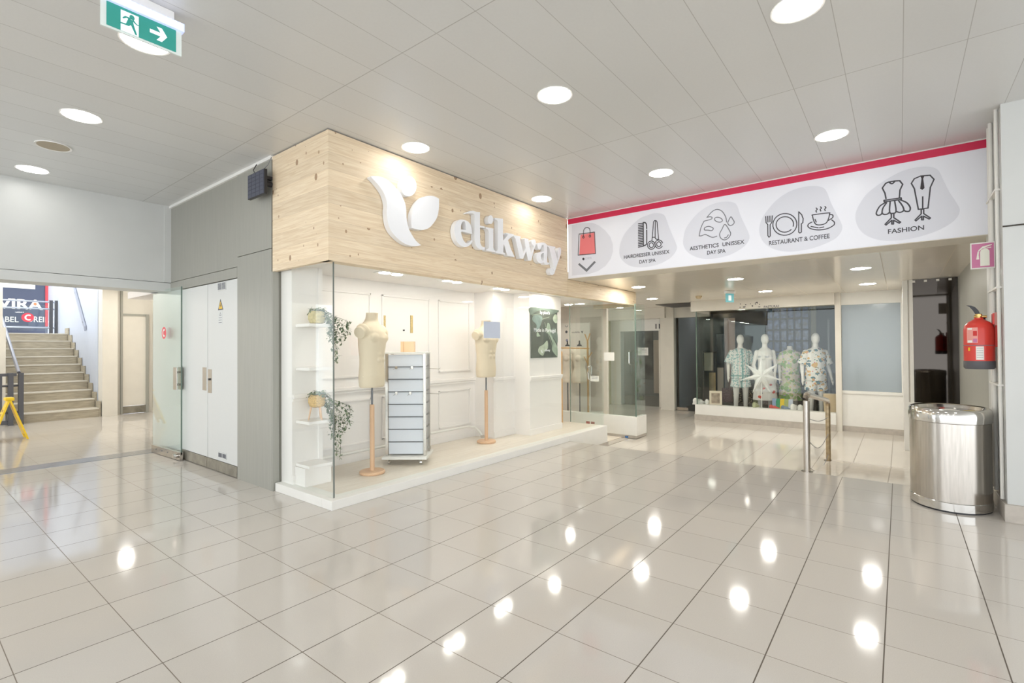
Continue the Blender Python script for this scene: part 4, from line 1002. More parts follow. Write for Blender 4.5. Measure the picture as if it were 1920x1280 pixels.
slab('wall_far', (15.2, -1, LF), (15.3, 4.9, LZ), M_back)
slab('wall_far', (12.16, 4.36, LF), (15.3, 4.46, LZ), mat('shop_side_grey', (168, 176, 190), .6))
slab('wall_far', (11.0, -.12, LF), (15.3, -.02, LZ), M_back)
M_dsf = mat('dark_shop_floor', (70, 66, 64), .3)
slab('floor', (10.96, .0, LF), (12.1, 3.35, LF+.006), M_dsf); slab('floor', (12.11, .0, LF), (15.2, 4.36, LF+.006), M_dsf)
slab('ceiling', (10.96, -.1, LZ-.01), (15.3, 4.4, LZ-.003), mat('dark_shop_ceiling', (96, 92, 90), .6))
# frosted window bay
struct(B().box((10.93, -.02, .49), (10.94, .84, 2.055)).done('window_9', mat('frosted_blue_grey', (150, 160, 164), .12, spec=.6)))
slab('wall_far', (10.90, -.10, 2.055), (11.0, .84, LZ), M_white)
slab('wall_far', (10.90, -.10, LF+.1), (11.0, .84, .44), M_white)
slab('wall_far', (10.88, -.10, .44), (11.0, .84, .49), M_white)
slab('wall_far', (10.88, -.10, .49), (11.0, -.02, 2.055), M_white)
struct(B().box((10.89, -.10, LF), (11.0, .84, LF+.1)).done('baseboard_far', M_base))
# mirror bay
MX = 9.4
slab('wall_side', (MX, -.10, LF), (10.9, -.04, LZ), M_white)
slab('wall_side', (MX+.002, -.95, LF), (MX+.1, -.102, .44), M_offwhite)
slab('wall_side', (MX+.03, -.95, .47), (MX+.1, -.102, LZ), M_offwhite)
struct(B().box((MX-.004, -.16, .47), (MX+.03, -.12, LZ)).box((MX-.004, -.76, .44), (MX+.03, -.04, .47)).done('trim_18', M_white))
mr = thing('dark_mirror', 'tall dark smoked mirror beyond the waste bin', 'mirror', (MX, -.45, .47))
Mm, nt_, b_m = newmat('smoked_mirror'); b_m.inputs['Base Color'].default_value = (.055, .048, .042, 1); b_m.inputs['Metallic'].default_value = 1; b_m.inputs['Roughness'].default_value = .03
B().box((-.006, -.34, 0), (.006, .33, LZ-.475)).done('mirror_glass', Mm, mr)
mr.location = (MX+.006, -.46, .471)
mr.rotation_euler = (0, 0, math.radians(-1.2))
for k in range(5):
    B().box((-.02, -.27+k*.135, LZ-.515), (-.004, -.235+k*.135, LZ-.485)).done('clip', M_white, mr)
slab('wall_side', (6.09, -.75, LF), (9.5, -.66, LZ), M_metalwall)
slab('wall_side', (5.2, -3.2, 0), (6.09, -.62, CZ), M_wallleft)
slab('wall_side', (5.2, -7, 0), (5.4, -3.2, CZ), M_wallleft)
struct(B().box((5.19, -3.2, 2.2), (5.2, -.62, 2.21)).done('trim_19', M_joint))
struct(B().box((5.165, -3.2, 0), (5.24, -.60, .13), .003).box((5.242, -.63, 0), (5.9, -.6, .128), .003).done('baseboard_side', M_base))
cpd = thing('cable_conduit', 'white vertical cable conduits running down the column corner', 'conduit', (5.5, -.60, 1))
for x, r_ in ((5.30, .012), (5.60, .014), (5.72, .010)):
    B().cyl((x, -.605, .14), (x, -.605, CZ), r_).done('pipe', M_white, cpd, world=True)
bm = B()
for z in (1.0, 1.75, 2.5): bm.box((5.28, -.62, z), (5.74, -.588, z+.015))
bm.done('clip', M_white, cpd, world=True)
# low partition beyond the step at the right of the ramp is covered by the bin

# ---------------------------------------------------------------- handrail on the ramp edge
rl = thing('ramp_handrail', 'brushed steel handrail with two wires at the ramp edge', 'handrail', (6.0, .78, 0))
M_rust = mat('worn_steel', (178, 160, 130), .3, metal=.9, noise=.3, nscale=20)
HZ = .80
B().tube([(6.0, .78, 0), (6.0, .78, HZ-.06), (6.01, .78, HZ-.02), (6.05, .78, HZ)], .031, 16).done('front_post', M_steel, rl, world=True)
B().tube([(6.03, .78, HZ-.005), (6.10, .78, HZ), (7.86, .78, HZ-.22), (7.93, .78, HZ-.25)], .030, 16).done('top_rail', M_steel, rl, world=True)
B().tube([(7.95, .78, LF+.003), (7.95, .78, HZ-.30), (7.93, .78, HZ-.25)], .030, 16).done('rear_post', M_rust, rl, world=True)
for x, z in ((6.0, 0), (7.95, LF+.003)): B().lathe([(0, 0), (.055, 0), (.055, .006), (0, .006)], c=(x, .78, z)).done('foot_flange', M_steel, rl, world=True)
for k, zz in enumerate((.34, .06, .56)):
    bm = B(); n = 16
    pts = [Vector((6.03+1.9*i/n, .78, zz*(1-i/n)+(zz-.22)*i/n-.14*math.sin(PI*i/n)*(1 if k != 2 else .3))) for i in range(n+1)]
    bm.tube(pts, .004, 6); bm.done('wire', M_ink2, rl, world=True)

# ---------------------------------------------------------------- waste bin
wbn = thing('waste_bin', 'oval brushed steel waste bin by the right column', 'waste bin', (5.49, -.315, 0), 0)
rx, ry = .315, .262
B().lathe([(.97, 0), (.97, .012), (0.001, .012)], sx=rx, sy=ry, n=56).done('black_foot', M_black, wbn)
B().lathe([(.985, .012), (.985, .70)], sx=rx, sy=ry, n=72).done('body', M_steel, wbn, smooth='auto')
B().lathe([(.985, .012), (1.0, .014), (1.0, .075), (.985, .08)], sx=rx, sy=ry, n=72).done('lower_band', M_chrome, wbn, smooth='auto')
B().lathe([(.985, .695), (1.01, .70), (1.02, .75), (1.0, .79), (.95, .805), (.86, .80), (.82, .775), (.001, .765)], sx=rx, sy=ry, n=72).done('rim', M_chrome, wbn, smooth='auto')
for k, (c, nm) in enumerate((((60, 100, 170), 'blue_inlet'), ((70, 130, 90), 'green_inlet'), ((224, 200, 50), 'yellow_inlet'))):
    a = -.155+k*.15
    B().lathe([(.001, .766), (.068, .766), (.072, .772), (.066, .776), (.060, .770), (.001, .769)], c=(-.02, -a, 0), sx=1.2, sy=.95, n=28).done(nm, mat(nm, c, .4), wbn)
B().box((-.06, -.05, .777), (.05, .03, .781), .001, Matrix.Rotation(.5, 3, 'Z')).done('lid_label', M_white, wbn)

# ---------------------------------------------------------------- fire extinguisher, sign, call point
ex, ey, ez = 5.42, -.50, 1.125
fe = thing('fire_extinguisher', 'red fire extinguisher with grey foot hanging on the right wall', 'fire extinguisher', (ex, ey, ez))
r_ = .098
B().lathe([(.0, 0), (r_*.9, 0), (r_*1.02, .015), (r_*1.02, .07), (r_, .075), (0, .075)], n=36).done('rubber_foot', mat('grey_rubber', (92, 92, 96), .6), fe, smooth='auto')
B().lathe([(0, .07), (r_, .075), (r_, .36), (r_*.93, .395), (r_*.7, .425), (.04, .445), (.028, .455), (.028, .465), (0, .465)], n=40).done('cylinder', M_fire, fe, smooth='auto')
B().lathe([(r_*1.004, .212), (r_*1.008, .214), (r_*1.004, .217)], n=40).done('seam', M_ink2, fe)
v = B().cyl((0, 0, .46), (0, 0, .50), .022).cyl((0, .03, .475), (0, -.05, .475), .012).cyl((-.04, .0, .485), (.03, 0, .485), .012).done('valve', mat('brass', (190, 160, 100), .3, metal=1), fe)
B().loft([[Vector((x-.008, y0_, z)), Vector((x+.008, y0_, z)), Vector((x+.008, y0_+w_, z+.004)), Vector((x-.008, y0_+w_, z+.004))] for x, y0_, z, w_ in ((0, -.01, .495, .03), (0, .0, .53, .035), (0, .02, .562, .035), (0, .045, .578, .03))]).done('lever', M_black, fe)
B().tube([(.02, -.02, .478), (.06, -.04, .475), (.10, -.045, .43), (.108, -.045, .30), (.106, -.04, .12)], .008, 8).done('hose', M_black, fe)
def wrap(a0, a1, z0, z1, name, m, par, off=1.006, x=None):
    n = 10; bm = B()
    for i in range(n):
        t0, t1 = a0+(a1-a0)*i/n, a0+(a1-a0)*(i+1)/n
        bm.poly([Vector((r_*off*math.cos(t), r_*off*math.sin(t), z)) for t, z in ((t0, z0), (t1, z0), (t1, z1), (t0, z1))])
    return bm.done(name, m, par)
# the viewer looks along +x: angle PI faces the viewer, larger angles are to the right
lbm = mat('label_pink', (232, 160, 150), .5)
l_ = wrap(2.20, 2.98, .235, .375, 'front_label', lbm, fe)
wrap(2.28, 2.62, .355, .372, 'label_print', M_white, l_, 1.010); wrap(2.28, 2.62, .24, .26, 'label_print', M_white, l_, 1.010)
wrap(2.68, 2.94, .30, .345, 'flame_mark', mat('flame', (200, 40, 36), .5), l_, 1.010); wrap(2.68, 2.94, .24, .275, 'hazard_mark', mat('mark_violet', (200, 120, 160), .5), l_, 1.010)
l_ = wrap(2.85, 3.35, .085, .205, 'inspection_label', M_white, fe)
for z in (.19, .17, .15, .13, .11): wrap(2.90, 3.30, z-.003, z, 'label_print', M_ink2, l_, 1.010)
wrap(2.3, 2.45, .165, .195, 'yellow_tag', M_yellow, fe)
B().box((-.03, -.128, .20), (.03, -.095, .40)).done('wall_bracket', M_fire, fe)
fe.scale = (.95, .95, .88)
fsn = thing('extinguisher_sign', 'pink and white fire extinguisher picture sign projecting from the column', 'sign', (5.55, -.55, 2.08))
FSX = 5.55
a = on_x(1819, 461, FSX); b_ = on_x(1866, 497, FSX)
fq = FX(FSX-.003)
qd = [px_uv(fq, *p) for p in ((1819.5, 455), (1865, 447.5), (1866, 493), (1820.5, 503))]
y_l, y_r = a.y, b_.y
B().box((FSX-.002, y_r, a.z-.195), (FSX+.002, y_l, a.z+.02)).done('plate', M_white, fsn, world=True)
zt_, zb_ = a.z+.02, a.z-.195
ul, ur = -y_l, -y_r
shape('pink_field', fq, [[(ul+.008, zb_+.010), (ur-.006, zb_+.010), (ur-.006, zt_-.010), (ul+.008, zt_-.010)]], mat('pink_sign', (206, 120, 160), .4), fsn, depth=.0004)
W2 = ur-ul; H2 = zt_-zb_
def Q(pts): return [(ul+u*W2, zb_+v*H2) for u, v in pts]
fqw = FX(FSX-.0045)
shape('extinguisher_picture', fqw, [Q([(.40, .10), (.78, .10), (.78, .66), (.70, .74), (.60, .76), (.45, .72), (.40, .64)]), Q([(.24, .36), (.36, .36), (.34, .52), (.36, .68), (.30, .66)]), Q([(.32, .70), (.50, .84), (.88, .90), (.88, .87), (.56, .78), (.85, .80), (.85, .77), (.50, .76), (.36, .67)])], mat('sign_cream', (240, 240, 226), .4), fsn, depth=.0003)
cpnt = thing('alarm_point', 'small red alarm box on the column beside the extinguisher', 'alarm', (5.5, -.6, 1.6))
a = on_y(1858, 578, -.60); 
B().box((5.36, -.62, 1.475), (5.44, -.575, 1.565), .004).done('box', M_fire, cpnt, world=True)
B().box((5.35, -.62, 1.47), (5.36, -.585, 1.57)).done('back_plate', mat('faded_red', (210, 150, 140), .5), cpnt, world=True)

# ---------------------------------------------------------------- green exit signs
fpx = FY(3.03)
xs = thing('exit_sign', 'green hanging exit sign with running figure and arrow, lit from above', 'exit sign', (.83, 3.03, CZ))
M_green = mat('exit_green', (50, 150, 138), .4, emit=.12)
M_lit = mat('exit_white', (240, 246, 248), .4, emit=.3)
xc = crop(160, 0, 8.727)
X0, X1 = .66, .985
zT, zB = on_y(330, 60, 3.03).z, None
def E_(pts): return [px_uv(fpx, *xc(*p)) for p in pts]
q1 = on_y(*xc(245, 400), 3.03); q2 = on_y(*xc(1570, 930), 3.03); q3 = on_y(*xc(1580, 520), 3.03); q4_ = on_y(*xc(330, 30), 3.03)
zlo = (q1.z+q2.z)/2; zhi = (q3.z+q4_.z)/2
B().box((q1.x, 3.026, zlo), (q2.x, 3.036, zhi)).done('acrylic_panel', mat('frosted_acrylic', (216, 224, 220), .2, emit=.1), xs, world=True)
B().box((q1.x-.006, 3.010, zhi), (q2.x+.010, 3.052, zhi+.045), .003).done('light_bar', mat('led_cover', (190, 200, 244), .3, emit=.5), xs, world=True)
B().box((q1.x+.03, 3.034, zhi+.046), (q2.x-.03, 3.10, CZ), .004).done('housing', M_trim, xs, world=True)
bm = B()
for k in range(15): 
    x = q1.x+.02+(q2.x-q1.x-.03)*k/14; bm.box((x-.002, 3.006, zhi+.006), (x+.002, 3.010, zhi+.038))
bm.done('led', mat('led_white', (255, 255, 255), .3, emit=4), xs, world=True)
fg = FY(3.025)
xl = on_y(*xc(340, 200), 3.03).x; xr = on_y(*xc(1478, 700), 3.03).x
gl_ = shape('green_field', fg, [[(xl, zlo+.010), (xr, zlo+.010), (xr, zhi-.002), (xl, zhi-.002)]], M_green, xs, depth=.0004)
fg2 = FY(3.0235)
gw, gh = xr-xl, (zhi-.002)-(zlo+.010)
def G(pts): return [(xl+u*gw, zlo+.010+v*gh) for u, v in pts]
shape('white_door', fg2, [G([(.19, 0), (.44, 0), (.44, .88), (.19, .88)])], M_lit, xs, depth=.0003)
f3 = FY(3.0225)
hd_ = G([(.345, .72)])[0]
shape('running_figure', f3, [[(hd_[0]+.011*math.cos(t/8*PI), hd_[1]+.013*math.sin(t/8*PI)) for t in range(16)],
    G([(.21, .56), (.225, .53), (.27, .62), (.29, .60), (.26, .36), (.16, .33), (.16, .28), (.30, .30), (.33, .38), (.39, .04), (.42, .04), (.37, .42), (.36, .56), (.40, .48), (.44, .47), (.44, .51), (.41, .52), (.36, .67), (.25, .68)])], M_green, xs, depth=.0002)
shape('white_arrow', f3, [G([(.60, .42), (.76, .42), (.70, .20), (.78, .20), (.86, .50), (.78, .80), (.70, .80), (.76, .58), (.60, .58)])], M_lit, xs, depth=.0002)
p = on_z(1368, 545, LZ)
x2 = thing('corridor_exit_sign', 'small green exit sign hanging under the far low ceiling', 'exit sign', (p.x, p.y, LZ))
B().box((-.10, -.03, -.05), (.10, .03, 0), .01).done('housing', M_trim, x2)
B().box((-.09, -.004, -.20), (.09, .004, -.05)).done('green_panel', mat('exit_teal', (110, 190, 200), .3, emit=.1), x2)
B().box((-.03, -.006, -.17), (.03, .006, -.08)).done('white_figure', M_lit, x2)
x2.rotation_euler = (0, 0, -.55)

# ---------------------------------------------------------------- black solar box on the pillar
sbx = thing('black_speaker_box', 'black square panel box with cable hung high on the metal pillar', 'speaker', (2.2, 4.69, 2.85))
a = on_x(474, 345, 2.17)
T_ = Matrix.Rotation(math.radians(-6), 3, 'Y')
B().box((2.155, 4.55, 2.745), (2.185, 4.88, 2.975), .004).done('case', M_black, sbx, world=True)
bm = B()
for i in range(6):
    for j in range(4):
        bm.box((2.1525, 4.557+j*.079, 2.752+i*.0365), (2.156, 4.557+j*.079+.076, 2.752+i*.0365+.034))
bm.done('grille_cells', mat('slate_cells', (72, 76, 92), .35), sbx, world=True)
B().box((2.185, 4.60, 2.90), (2.256, 4.64, 2.93)).cyl((2.185, 4.62, 2.86), (2.256, 4.62, 2.86), .025).done('wall_arm', M_black, sbx, world=True)
B().tube([(2.17, 4.76, 2.975), (2.19, 4.84, 3.03), (2.22, 4.88, 3.07), (2.24, 4.88, 3.11)], .004, 6).done('cable', M_black, sbx, world=True)
B().tube([(2.17, 4.60, 2.975), (2.2, 4.575, 3.02), (2.23, 4.565, 3.10)], .003, 6).done('cable', M_ink2, sbx, world=True)

# ---------------------------------------------------------------- far clothes shop display
def fabric(name, base, cols, scale=14):
    M, nt, b = newmat(name); g = nt.nodes.new('ShaderNodeTexCoord')
    c = lin(base); last = None
    prev = nt.nodes.new('ShaderNodeRGB'); prev.outputs[0].default_value = (*c, 1); prev = prev.outputs[0]
    for i, (cc, th) in enumerate(cols):
        v = nt.nodes.new('ShaderNodeTexVoronoi'); v.inputs['Scale'].default_value = scale*(1+.23*i)
        mp = nt.nodes.new('ShaderNodeMapping'); mp.inputs['Location'].default_value = (i*3.1, i*1.7, i*2.3)
        nt.links.new(g.outputs['Object'], mp.inputs[0])
        n = nt.nodes.new('ShaderNodeTexNoise'); n.inputs['Scale'].default_value = 6
        nt.links.new(mp.outputs[0], n.inputs['Vector'])
        mx = nt.nodes.new('ShaderNodeVectorMath'); mx.operation = 'ADD'; nt.links.new(mp.outputs[0], mx.inputs[0])
        sc = nt.nodes.new('ShaderNodeVectorMath'); sc.operation = 'SCALE'; sc.inputs['Scale'].default_value = .12; nt.links.new(n.outputs['Color'], sc.inputs[0]); nt.links.new(sc.outputs[0], mx.inputs[1])
        nt.links.new(mx.outputs[0], v.inputs['Vector'])
        f = _math(nt, 'LESS_THAN', v.outputs['Distance'], th)
        prev = _mix(nt, f, prev, lin(cc))
    nt.links.new(prev, b.inputs['Base Color']); b.inputs['Roughness'].default_value = .8
    return M
def limb(bm, pts, r):
    for (a, b), (ra, rb) in zip(zip(pts, pts[1:]), zip(r, r[1:])):
        bm.cyl(a, b, ra, rb, 16)
    for p, q in zip(pts, r): bm.ell(p, (q, q, q), 12)
def full_mannequin(px, X, rot, lab, arms='down', head=True, shirt=None, shorts=None, dress=None, female=False, h=1.83):
    y = at_ray(px, X); s = h/1.83
    t = thing('shop_mannequin', lab, 'mannequin', (X, y, LF+.006), rot, 'white mannequins in the far shop window')
    k = .88 if female else 1.
    bm = B()
    SEC = [(.88, .15, .11), (.96, .165*(1.03 if female else .98), .12), (1.06, .14*k, .105), (1.15, .125*k, .095), (1.28, .155*k, .11), (1.38, .175*k, .115), (1.45, .165*k, .09), (1.50, .10, .065), (1.53, .055, .055), (1.60, .05, .05)]
    n = 22
    bm.loft([[Vector((a*math.cos(2*PI*i/n), b*math.sin(2*PI*i/n), z)) for i in range(n)] for z, a, b in SEC])
    if female:
        for q in (-1, 1): bm.ell((q*.065, -.08, 1.31), (.058, .05, .055))
    if head:
        bm.ell((0, -.01, 1.70), (.075, .092, .115), 18); bm.ell((0, -.03, 1.655), (.055, .06, .06), 14)
    for q in (-1, 1):
        sh = Vector((q*.185*k, 0, 1.43)); eb = Vector((q*(.245 if arms != 'hips' else .25)*k, .03, 1.16)); wr = Vector((q*(.27 if arms != 'hips' else .20)*k, -.05, .93)); hn = wr+Vector((q*.01, -.02, -.10))
        limb(bm, [sh, eb, wr], [.052*k, .04*k, .026*k]); limb(bm, [wr, hn], [.028*k, .022*k])
        # thumb and fingers
        limb(bm, [wr+Vector((0, -.015, -.03)), wr+Vector((-q*.015, -.05, -.07))], [.011, .009])
        for f_ in range(4): limb(bm, [hn+Vector((0, -.018+.012*f_, 0)), hn+Vector((0, -.022+.013*f_, -.06+.006*abs(f_-1)))], [.008, .007])
        hp = Vector((q*.085, 0, .90)); kn = Vector((q*.10, -.015, .50)); an = Vector((q*.105, .02, .09)); to = Vector((q*.115, -.12, .035))
        limb(bm, [hp, kn, an], [.085*k+.005, .055, .036]); limb(bm, [an+Vector((0, .01, -.03)), to], [.035, .025])
    bm.done('body', M_mann, t, mods=remesh(.010, 3))
    def cloth(name, m, secs, sleeves=False, legs=False):
        b2 = B()
        if secs: b2.loft([[Vector((a*math.cos(2*PI*i/n)*(1+.03*math.sin(i*5)), b*math.sin(2*PI*i/n)*(1+.03*math.cos(i*4)), z)) for i in range(n)] for z, a, b in secs])
        if sleeves:
            for q in (-1, 1): b2.cyl((q*.165*k, 0, 1.45), (q*.245*k, .02, 1.19), .062, .095, 18)
        if legs:
            for q in (-1, 1): b2.cyl((q*.075, 0, .93), (q*.105, -.005, .66), .10, .115, 18)
        return b2.done(name, m, t, mods=remesh(.010, 2))
    if shirt: cloth('shirt', shirt, [(.86, .205, .15), (.95, .20, .15), (1.1, .185, .14), (1.28, .195, .14), (1.40, .20, .13), (1.47, .18, .10), (1.51, .10, .075)], True)
    if shorts: cloth('shorts', shorts, [(.80, .17, .13), (.93, .175, .13)], legs=True)
    if dress: cloth('dress', dress, [(.42, .25, .20), (.7, .22, .17), (.95, .175, .13), (1.1, .135, .105), (1.22, .135, .105), (1.33, .155, .125), (1.37, .150, .120)])
    t.scale = (s, s, s)
    return t
RT = -PI/2+.55
def striped(M, cols):
    # vertical colour bands laid over the print, by object x
    nt = M.node_tree; b = nt.nodes['Principled BSDF']; src = b.inputs['Base Color'].links[0].from_socket
    g = nt.nodes.new('ShaderNodeTexCoord'); sp = nt.nodes.new('ShaderNodeSeparateXYZ'); nt.links.new(g.outputs['Object'], sp.inputs[0])
    for c, x0, x1, ax, a in cols:
        f = _math(nt, 'MULTIPLY', _math(nt, 'MULTIPLY', _math(nt, 'GREATER_THAN', sp.outputs[ax], x0), _math(nt, 'LESS_THAN', sp.outputs[ax], x1)), a)
        src = _mix(nt, f, src, lin(c))
    nt.links.new(src, b.inputs['Base Color'])
    return M
F1 = striped(fabric('teal_print', (228, 232, 226), [((140, 184, 182), .40), ((92, 150, 154), .22), ((238, 216, 206), .25)], 26), [((96, 152, 148), -.02, .015, 0, .8), ((150, 188, 180), -.10, -.085, 0, .7), ((150, 188, 180), .085, .10, 0, .7), ((226, 200, 190), -.065, -.055, 0, .7), ((226, 200, 190), .055, .065, 0, .7), ((110, 164, 160), .90, .93, 2, .7)])
F2 = striped(fabric('white_floral', (234, 230, 224), [((214, 92, 78), .16), ((150, 150, 160), .10)], 5), [((96, 104, 116), 1.31, 1.345, 2, .55)])
F3 = fabric('green_tiedye', (228, 220, 200), [((140, 176, 104), .46), ((176, 198, 134), .40), ((196, 176, 210), .22), ((226, 196, 140), .22)], 9)
F4 = fabric('tropical_print', (236, 232, 222), [((54, 106, 118), .36), ((212, 166, 80), .36), ((210, 110, 100), .14), ((70, 120, 100), .2)], 9)
full_mannequin(1388, 11.62, RT, 'white mannequin in a teal and white patterned shirt and shorts', shirt=F1, shorts=F1)
full_mannequin(1434, 11.55, RT, 'white female mannequin in a strapless white dress with red flower print', arms='hips', dress=F2, female=True)
tg = full_mannequin(1481, 11.95, RT, 'headless mannequin in a long green and cream dyed tunic', head=False, shirt=F3, dress=F3, female=True, h=1.78)
full_mannequin(1529, 11.55, RT, 'tall white mannequin in a floral shirt with mustard and teal leaves', shirt=F4, shorts=F4)
def rest(px, X): return Vector((X, at_ray(px, X), .0))
DZ = .0
dk = slab('floor', (10.96, .95, LF+.007), (11.18, 3.34, .05), M_white)
# star lantern
ps = rest(1427, 11.06)
sl_ = thing('star_lantern', 'white seven-pointed paper star on a thin stick in the far shop window', 'star', (ps.x, ps.y, .05))
sz = 1.324-(718-655)/928*(11.06*.787+ps.y*.616)
bm = B(); n = 7
cF = Vector((-.05, 0, sz+.02)); cBk = Vector((.05, 0, sz+.02))
rim = []
for i in range(2*n):
    rr2 = (.40 if i % 2 == 0 else .12); an = PI/2+PI*i/n
    rim.append(Vector((0, rr2*math.cos(an), sz+.02+rr2*math.sin(an))))
for i in range(2*n):
    a_, b2_ = rim[i], rim[(i+1) % (2*n)]
    bm.poly([cF, a_, b2_]); bm.poly([cBk, b2_, a_])
bm.done('paper_star', M_white, sl_)
B().cyl((0, 0, 0), (0, 0, sz-.12), .008).done('stick', M_white, sl_)
sl_.rotation_euler = (0, 0, .4)
# picture frame
pf = rest(1341, 11.04)
t = thing('picture_frame', 'cream picture frame standing on the far shop window ledge', 'picture frame', (pf.x, pf.y, .05), .15)
B().box((-.012, -.125, 0), (.012, .125, .31), .004).done('frame', mat('cream_frame', (230, 218, 196), .5), t)
B().box((-.014, -.085, .045), (-.0125, .085, .265)).done('picture', mat('sepia_print', (176, 158, 140), .6, noise=.4, nscale=14), t)
def shoe(px, X, lab, m, rz, s=1., z=.05):
    p = rest(px, X); t = thing('shoe', lab, 'shoe', (p.x, p.y, z), rz, 'shoes in the far shop window')
    t.scale = (s, s, s)
    bm = B()
    bm.ell((0, .02, .035), (.045, .14, .035)); bm.ell((0, .10, .07), (.04, .055, .06)); bm.ell((0, .02, .06), (.036, .07, .045))
    bm.done('upper', m, t, mods=remesh(.006, 3))
    B().loft([[Vector(((.046)*math.cos(2*PI*i/20), .02+.145*math.sin(2*PI*i/20), z_)) for i in range(20)] for z_ in (0, .022)]).done('sole', M_white, t)
    return t
shoe(1312, 11.08, 'white crumpled sneaker at the left end of the far window ledge', M_white, .8, 1.1)
shoe(1327, 11.10, 'second white sneaker beside the cream picture frame', M_white, 1.6, 1.)
shoe(1490, 11.03, 'large white sneaker before the tunic mannequin', M_white, 1.3, 1.1)
shoe(1506, 11.08, 'white sneaker near the steel handrail in the far window', M_white, 1.0, 1.)
shoe(1452, 11.01, 'red flat sandal under the coloured cloths', mat('sandal_red', (200, 84, 76), .6), .15, .7)
shoe(1474, 11.01, 'blue-grey flat sandal under the coloured cloths', mat('sandal_blue', (120, 140, 160), .6), -.1, .7)
shoe(1417, 11.03, 'olive shoe below the paper star', mat('shoe_olive', (176, 178, 140), .7), 1.4, 1.)
for i, (px, c, lab) in enumerate(((1450.5, (140, 160, 190), 'pale blue folded cloth'), (1457.5, (60, 150, 110), 'green folded cloth'), (1465, (236, 206, 60), 'yellow folded cloth with dots'), (1473, (170, 180, 120), 'olive folded cloth'), (1481, (206, 214, 226), 'white and blue printed folded cloth'))):
    p = rest(px, 11.12)
    tag(B().loft([[Vector((p.x+x_+.008*math.sin(k*1.3), p.y-.038, z_)), Vector((p.x+x_, p.y+.038, z_)), Vector((p.x+x_+.02, p.y+.038, z_)), Vector((p.x+x_+.02, p.y-.038, z_))] for k, (x_, z_) in enumerate(((-.02, .05), (0, .12), (.01, .19), (.02, .255)))]).done('folded_cloth', fabric('cloth_%d' % i, c, [(tuple(max(0, v-70) for v in c), .14)], 40)), lab+' in the row at the far shop window', 'cloth', 'row of coloured cloths in the far shop window')
p = rest(1556, 11.13)
tag(B().loft([[Vector((p.x-.07, p.y-r2, z_)), Vector((p.x+.07, p.y-r2, z_)), Vector((p.x+.07, p.y+r2, z_)), Vector((p.x-.07, p.y+r2, z_))] for z_, r2 in ((.051, .10), (.2, .105), (.40, .11))]).done('cardboard_box', mat('cardboard', (206, 184, 150), .7)), 'beige open box at the right end of the far shop window', 'box')
M_bead = fabric('beaded_dark', (58, 48, 44), [((226, 204, 160), .3), ((240, 236, 226), .2)], 34)
for i, (px, w_, m_) in enumerate(((1362, .11, fabric('mauve_weave', (120, 96, 100), [((160, 136, 140), .3)], 40)), (1382, .10, M_bead), (1402, .10, M_bead), (1418, .075, fabric('olive_flowers', (150, 150, 110), [((206, 200, 160), .3), ((110, 100, 110), .2)], 30)), (1435, .085, fabric('mauve_flowers', (150, 130, 130), [((206, 200, 190), .3), ((80, 70, 70), .2)], 30)))):
    p = rest(px, 12.3)
    nm = ('mauve woven bag', 'dark bag with pale round beads', 'black bag with wavy pale beads', 'olive flower print bag', 'mauve flower print bag')[i]
    t = thing('display_bag', nm+' standing in the far shop window', 'bag', (p.x, p.y, .0), .2, 'patterned bags in the far shop window')
    B().loft([[Vector((-.03, -w_, z_)), Vector((.03, -w_, z_)), Vector((.03, w_, z_)), Vector((-.03, w_, z_))] for z_ in (0, .1)]+[[Vector((-.015, -w_*.95, .33)), Vector((.015, -w_*.95, .33)), Vector((.015, w_*.95, .33)), Vector((-.015, w_*.95, .33))]]).done('body', m_, t)
tag(B().box((12.18, 1.5, LF+.007), (12.5, 3.42, .0)).done('display_platform', mat('platform_dark', (90, 82, 76), .5)), 'dark low platform behind the mannequins of the far shop window', 'platform')
p = rest(1452, 12.75)
tag(B().lathe([(.001, .13), (.06, .125), (.085, .09), (.09, .03), (.24, .02), (.25, .01), (.09, .0), (.001, .0)], c=(p.x, p.y, .32), n=30).done('straw_hat', mat('straw', (222, 204, 170), .8, noise=.1, nscale=60)), 'wide straw hat behind the coloured cloths in the far shop', 'hat')
tag(B().cyl((p.x, p.y, .0), (p.x, p.y, .319), .05).done('hat_stand', M_offwhite), 'pale post carrying the straw hat in the far shop', 'stand')
p = rest(1500, 12.62)
tag(B().box((p.x, p.y-.17, .26), (p.x+.1, p.y+.17, .42), .02).done('handbag', mat('slate_leather', (70, 84, 88), .5)), 'slate green handbag behind the tunic and floral mannequins', 'bag')
tag(B().box((p.x-.05, p.y-.3, LF+.006), (p.x+.2, p.y+.3, .258)).done('side_table', mat('table_dark', (66, 62, 58), .5)), 'dark side table carrying the slate green handbag', 'table')
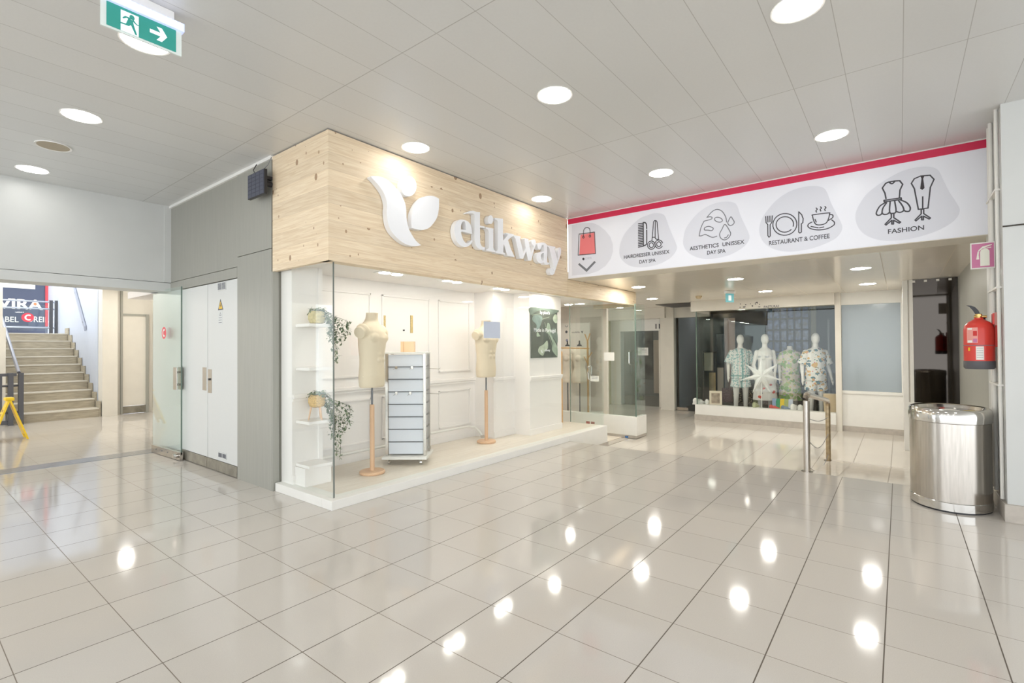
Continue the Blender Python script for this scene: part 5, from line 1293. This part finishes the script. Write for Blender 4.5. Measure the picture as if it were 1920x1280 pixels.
# reflection of a glass block wall, modelled as solid blocks behind the pane
gbk = thing('reflected_block_wall', 'modelled reflection of a dark blue glass block wall, set inside the far clothes shop', 'reflection', (13.6, 2.4, LF))
ya_, yb_ = at_ray(1518, 13.6), at_ray(1438, 13.6)
z_a = 2.24
M_gb = mat('reflected_blue_block', (70, 86, 130), .2, noise=.9, nscale=9)
nb_ = 6; hb = .27
wbk = (yb_-ya_)/nb_
B().box((13.60, ya_-.02, LF+.006), (13.66, yb_+.02, z_a)).done('dark_frame', mat('dark_plum_frame', (24, 20, 28), .6), gbk, world=True)
kz = 0
for j in range(7):
    for i in range(nb_):
        B().box((13.575, ya_+i*wbk+.02, z_a-(j+1)*hb+.02), (13.60, ya_+(i+1)*wbk-.02, z_a-j*hb-.02), .006).done('reflected_block', M_gb, gbk, world=True)
for (name, lab, cat, px0, px1, X, z0_, z1_, m) in (
    ('fabric_panel', 'pinkish beige curtain panel behind the teal shirt mannequin', 'curtain', 1358, 1378, 12.8, LF+.006, 2.0, mat('pink_beige', (188, 166, 154), .8)),
    ('wall_screen', 'dark upright screen left of the pinkish beige curtain', 'screen', 1343.5, 1357, 12.7, LF+.007, 1.62, mat('screen_dark', (44, 50, 60), .2)),
    ('white_garment', 'pale folded garment hanging left in the far shop', 'garment', 1320, 1336, 12.36, .72, 1.16, mat('garment_pale', (214, 206, 190), .8)),
    ('tan_trousers', 'tan trousers hanging beside the pale garment', 'garment', 1329, 1341, 12.36, .0, .68, mat('tan_cloth', (176, 154, 118), .8, noise=.3, nscale=9)),
    ('grey_trousers', 'grey trousers hanging under the dark screen', 'garment', 1344, 1356, 12.42, LF+.007, .80, mat('grey_cloth', (168, 158, 146), .8)),
    ('wall_picture', 'grey framed picture on the wall of the far shop left of the display', 'picture', 1274, 1287, 13.2, .7, 1.5, mat('picture_grey', (150, 150, 152), .5)),
    ('shop_counter', 'pale shop counter in the back of the far clothes shop', 'counter', 1385, 1440, 14.2, LF+.006, .75, mat('counter_grey', (150, 146, 142), .5)),
    ('door_frame_panel', 'pale upright door frame at the right inside the far shop', 'frame', 1552, 1556, 13.0, LF+.006, 1.9, mat('frame_pale', (150, 156, 162), .5)),
    ('pale_column', 'yellowish column behind the floral shirt mannequin', 'column', 1521, 1531, 13.3, LF+.006, 2.25, mat('column_yellow', (150, 146, 118), .6))):
    ya_, yb_ = at_ray(px1, X), at_ray(px0, X)
    tag(B().box((X, ya_, z0_), (X+.06, yb_, z1_), .01).done(name, m), lab, cat)
gr = thing('garment_rail', 'dark garment rail at the left inside the far clothes shop', 'clothes rail', (12.39, at_ray(1330, 12.39), LF+.007))
for px in (1318, 1342.5): B().cyl((12.39, at_ray(px, 12.39), LF+.007), (12.39, at_ray(px, 12.39), 1.2), .014).done('post', M_black, gr, world=True)
B().cyl((12.39, at_ray(1316, 12.39), 1.175), (12.39, at_ray(1344, 12.39), 1.175), .012).done('rail', M_black, gr, world=True)
for k, (px, lab) in enumerate(((1398, 'left far-shop ceiling spot'), (1447, 'right far-shop ceiling spot'))):
    X = 12.2+k*.8; y = at_ray(px, X)
    t = thing('shop_spotlight', lab+' above the mannequins', 'ceiling light', (X, y, LZ-.01), 0, 'spotlights in the far shop')
    B().lathe([(.001, -.05), (.045, -.05), (.05, 0), (.001, 0)]).done('housing', M_trim, t)
    B().lathe([(.001, -.054), (.038, -.054), (.038, -.05), (.001, -.05)]).done('bulb', mat('far_bulb', (255, 250, 240), .5, emit=30), t)
for x, y in ((13.5, 5.6), (13.4, 3.9)):  # lamps added out of sight to lift the dark back rooms
    t = thing('back_room_fill', 'unseen ceiling light added to brighten a room past the corridor, %s' % ('shop numbered 11' if y > 5 else 'behind the far glass door'), 'ceiling light', (x, y, LZ-.01))
    B().lathe([(.001, -.02), (.08, -.02), (.085, 0), (.001, 0)]).done('diffuser', mat('room_fill_glow', (255, 250, 240), .5, emit=12), t)
# loose papers get their labels
for o in bpy.data.objects:
    if o.name.startswith('paper_notice') and o.parent is None:
        c = o.data.vertices[0].co
        tag(o, 'white paper notice stuck on the glass above the doorway plinth' if c.x < 10 else 'white paper notice with print on the glass of the shop numbered 11', 'notice')
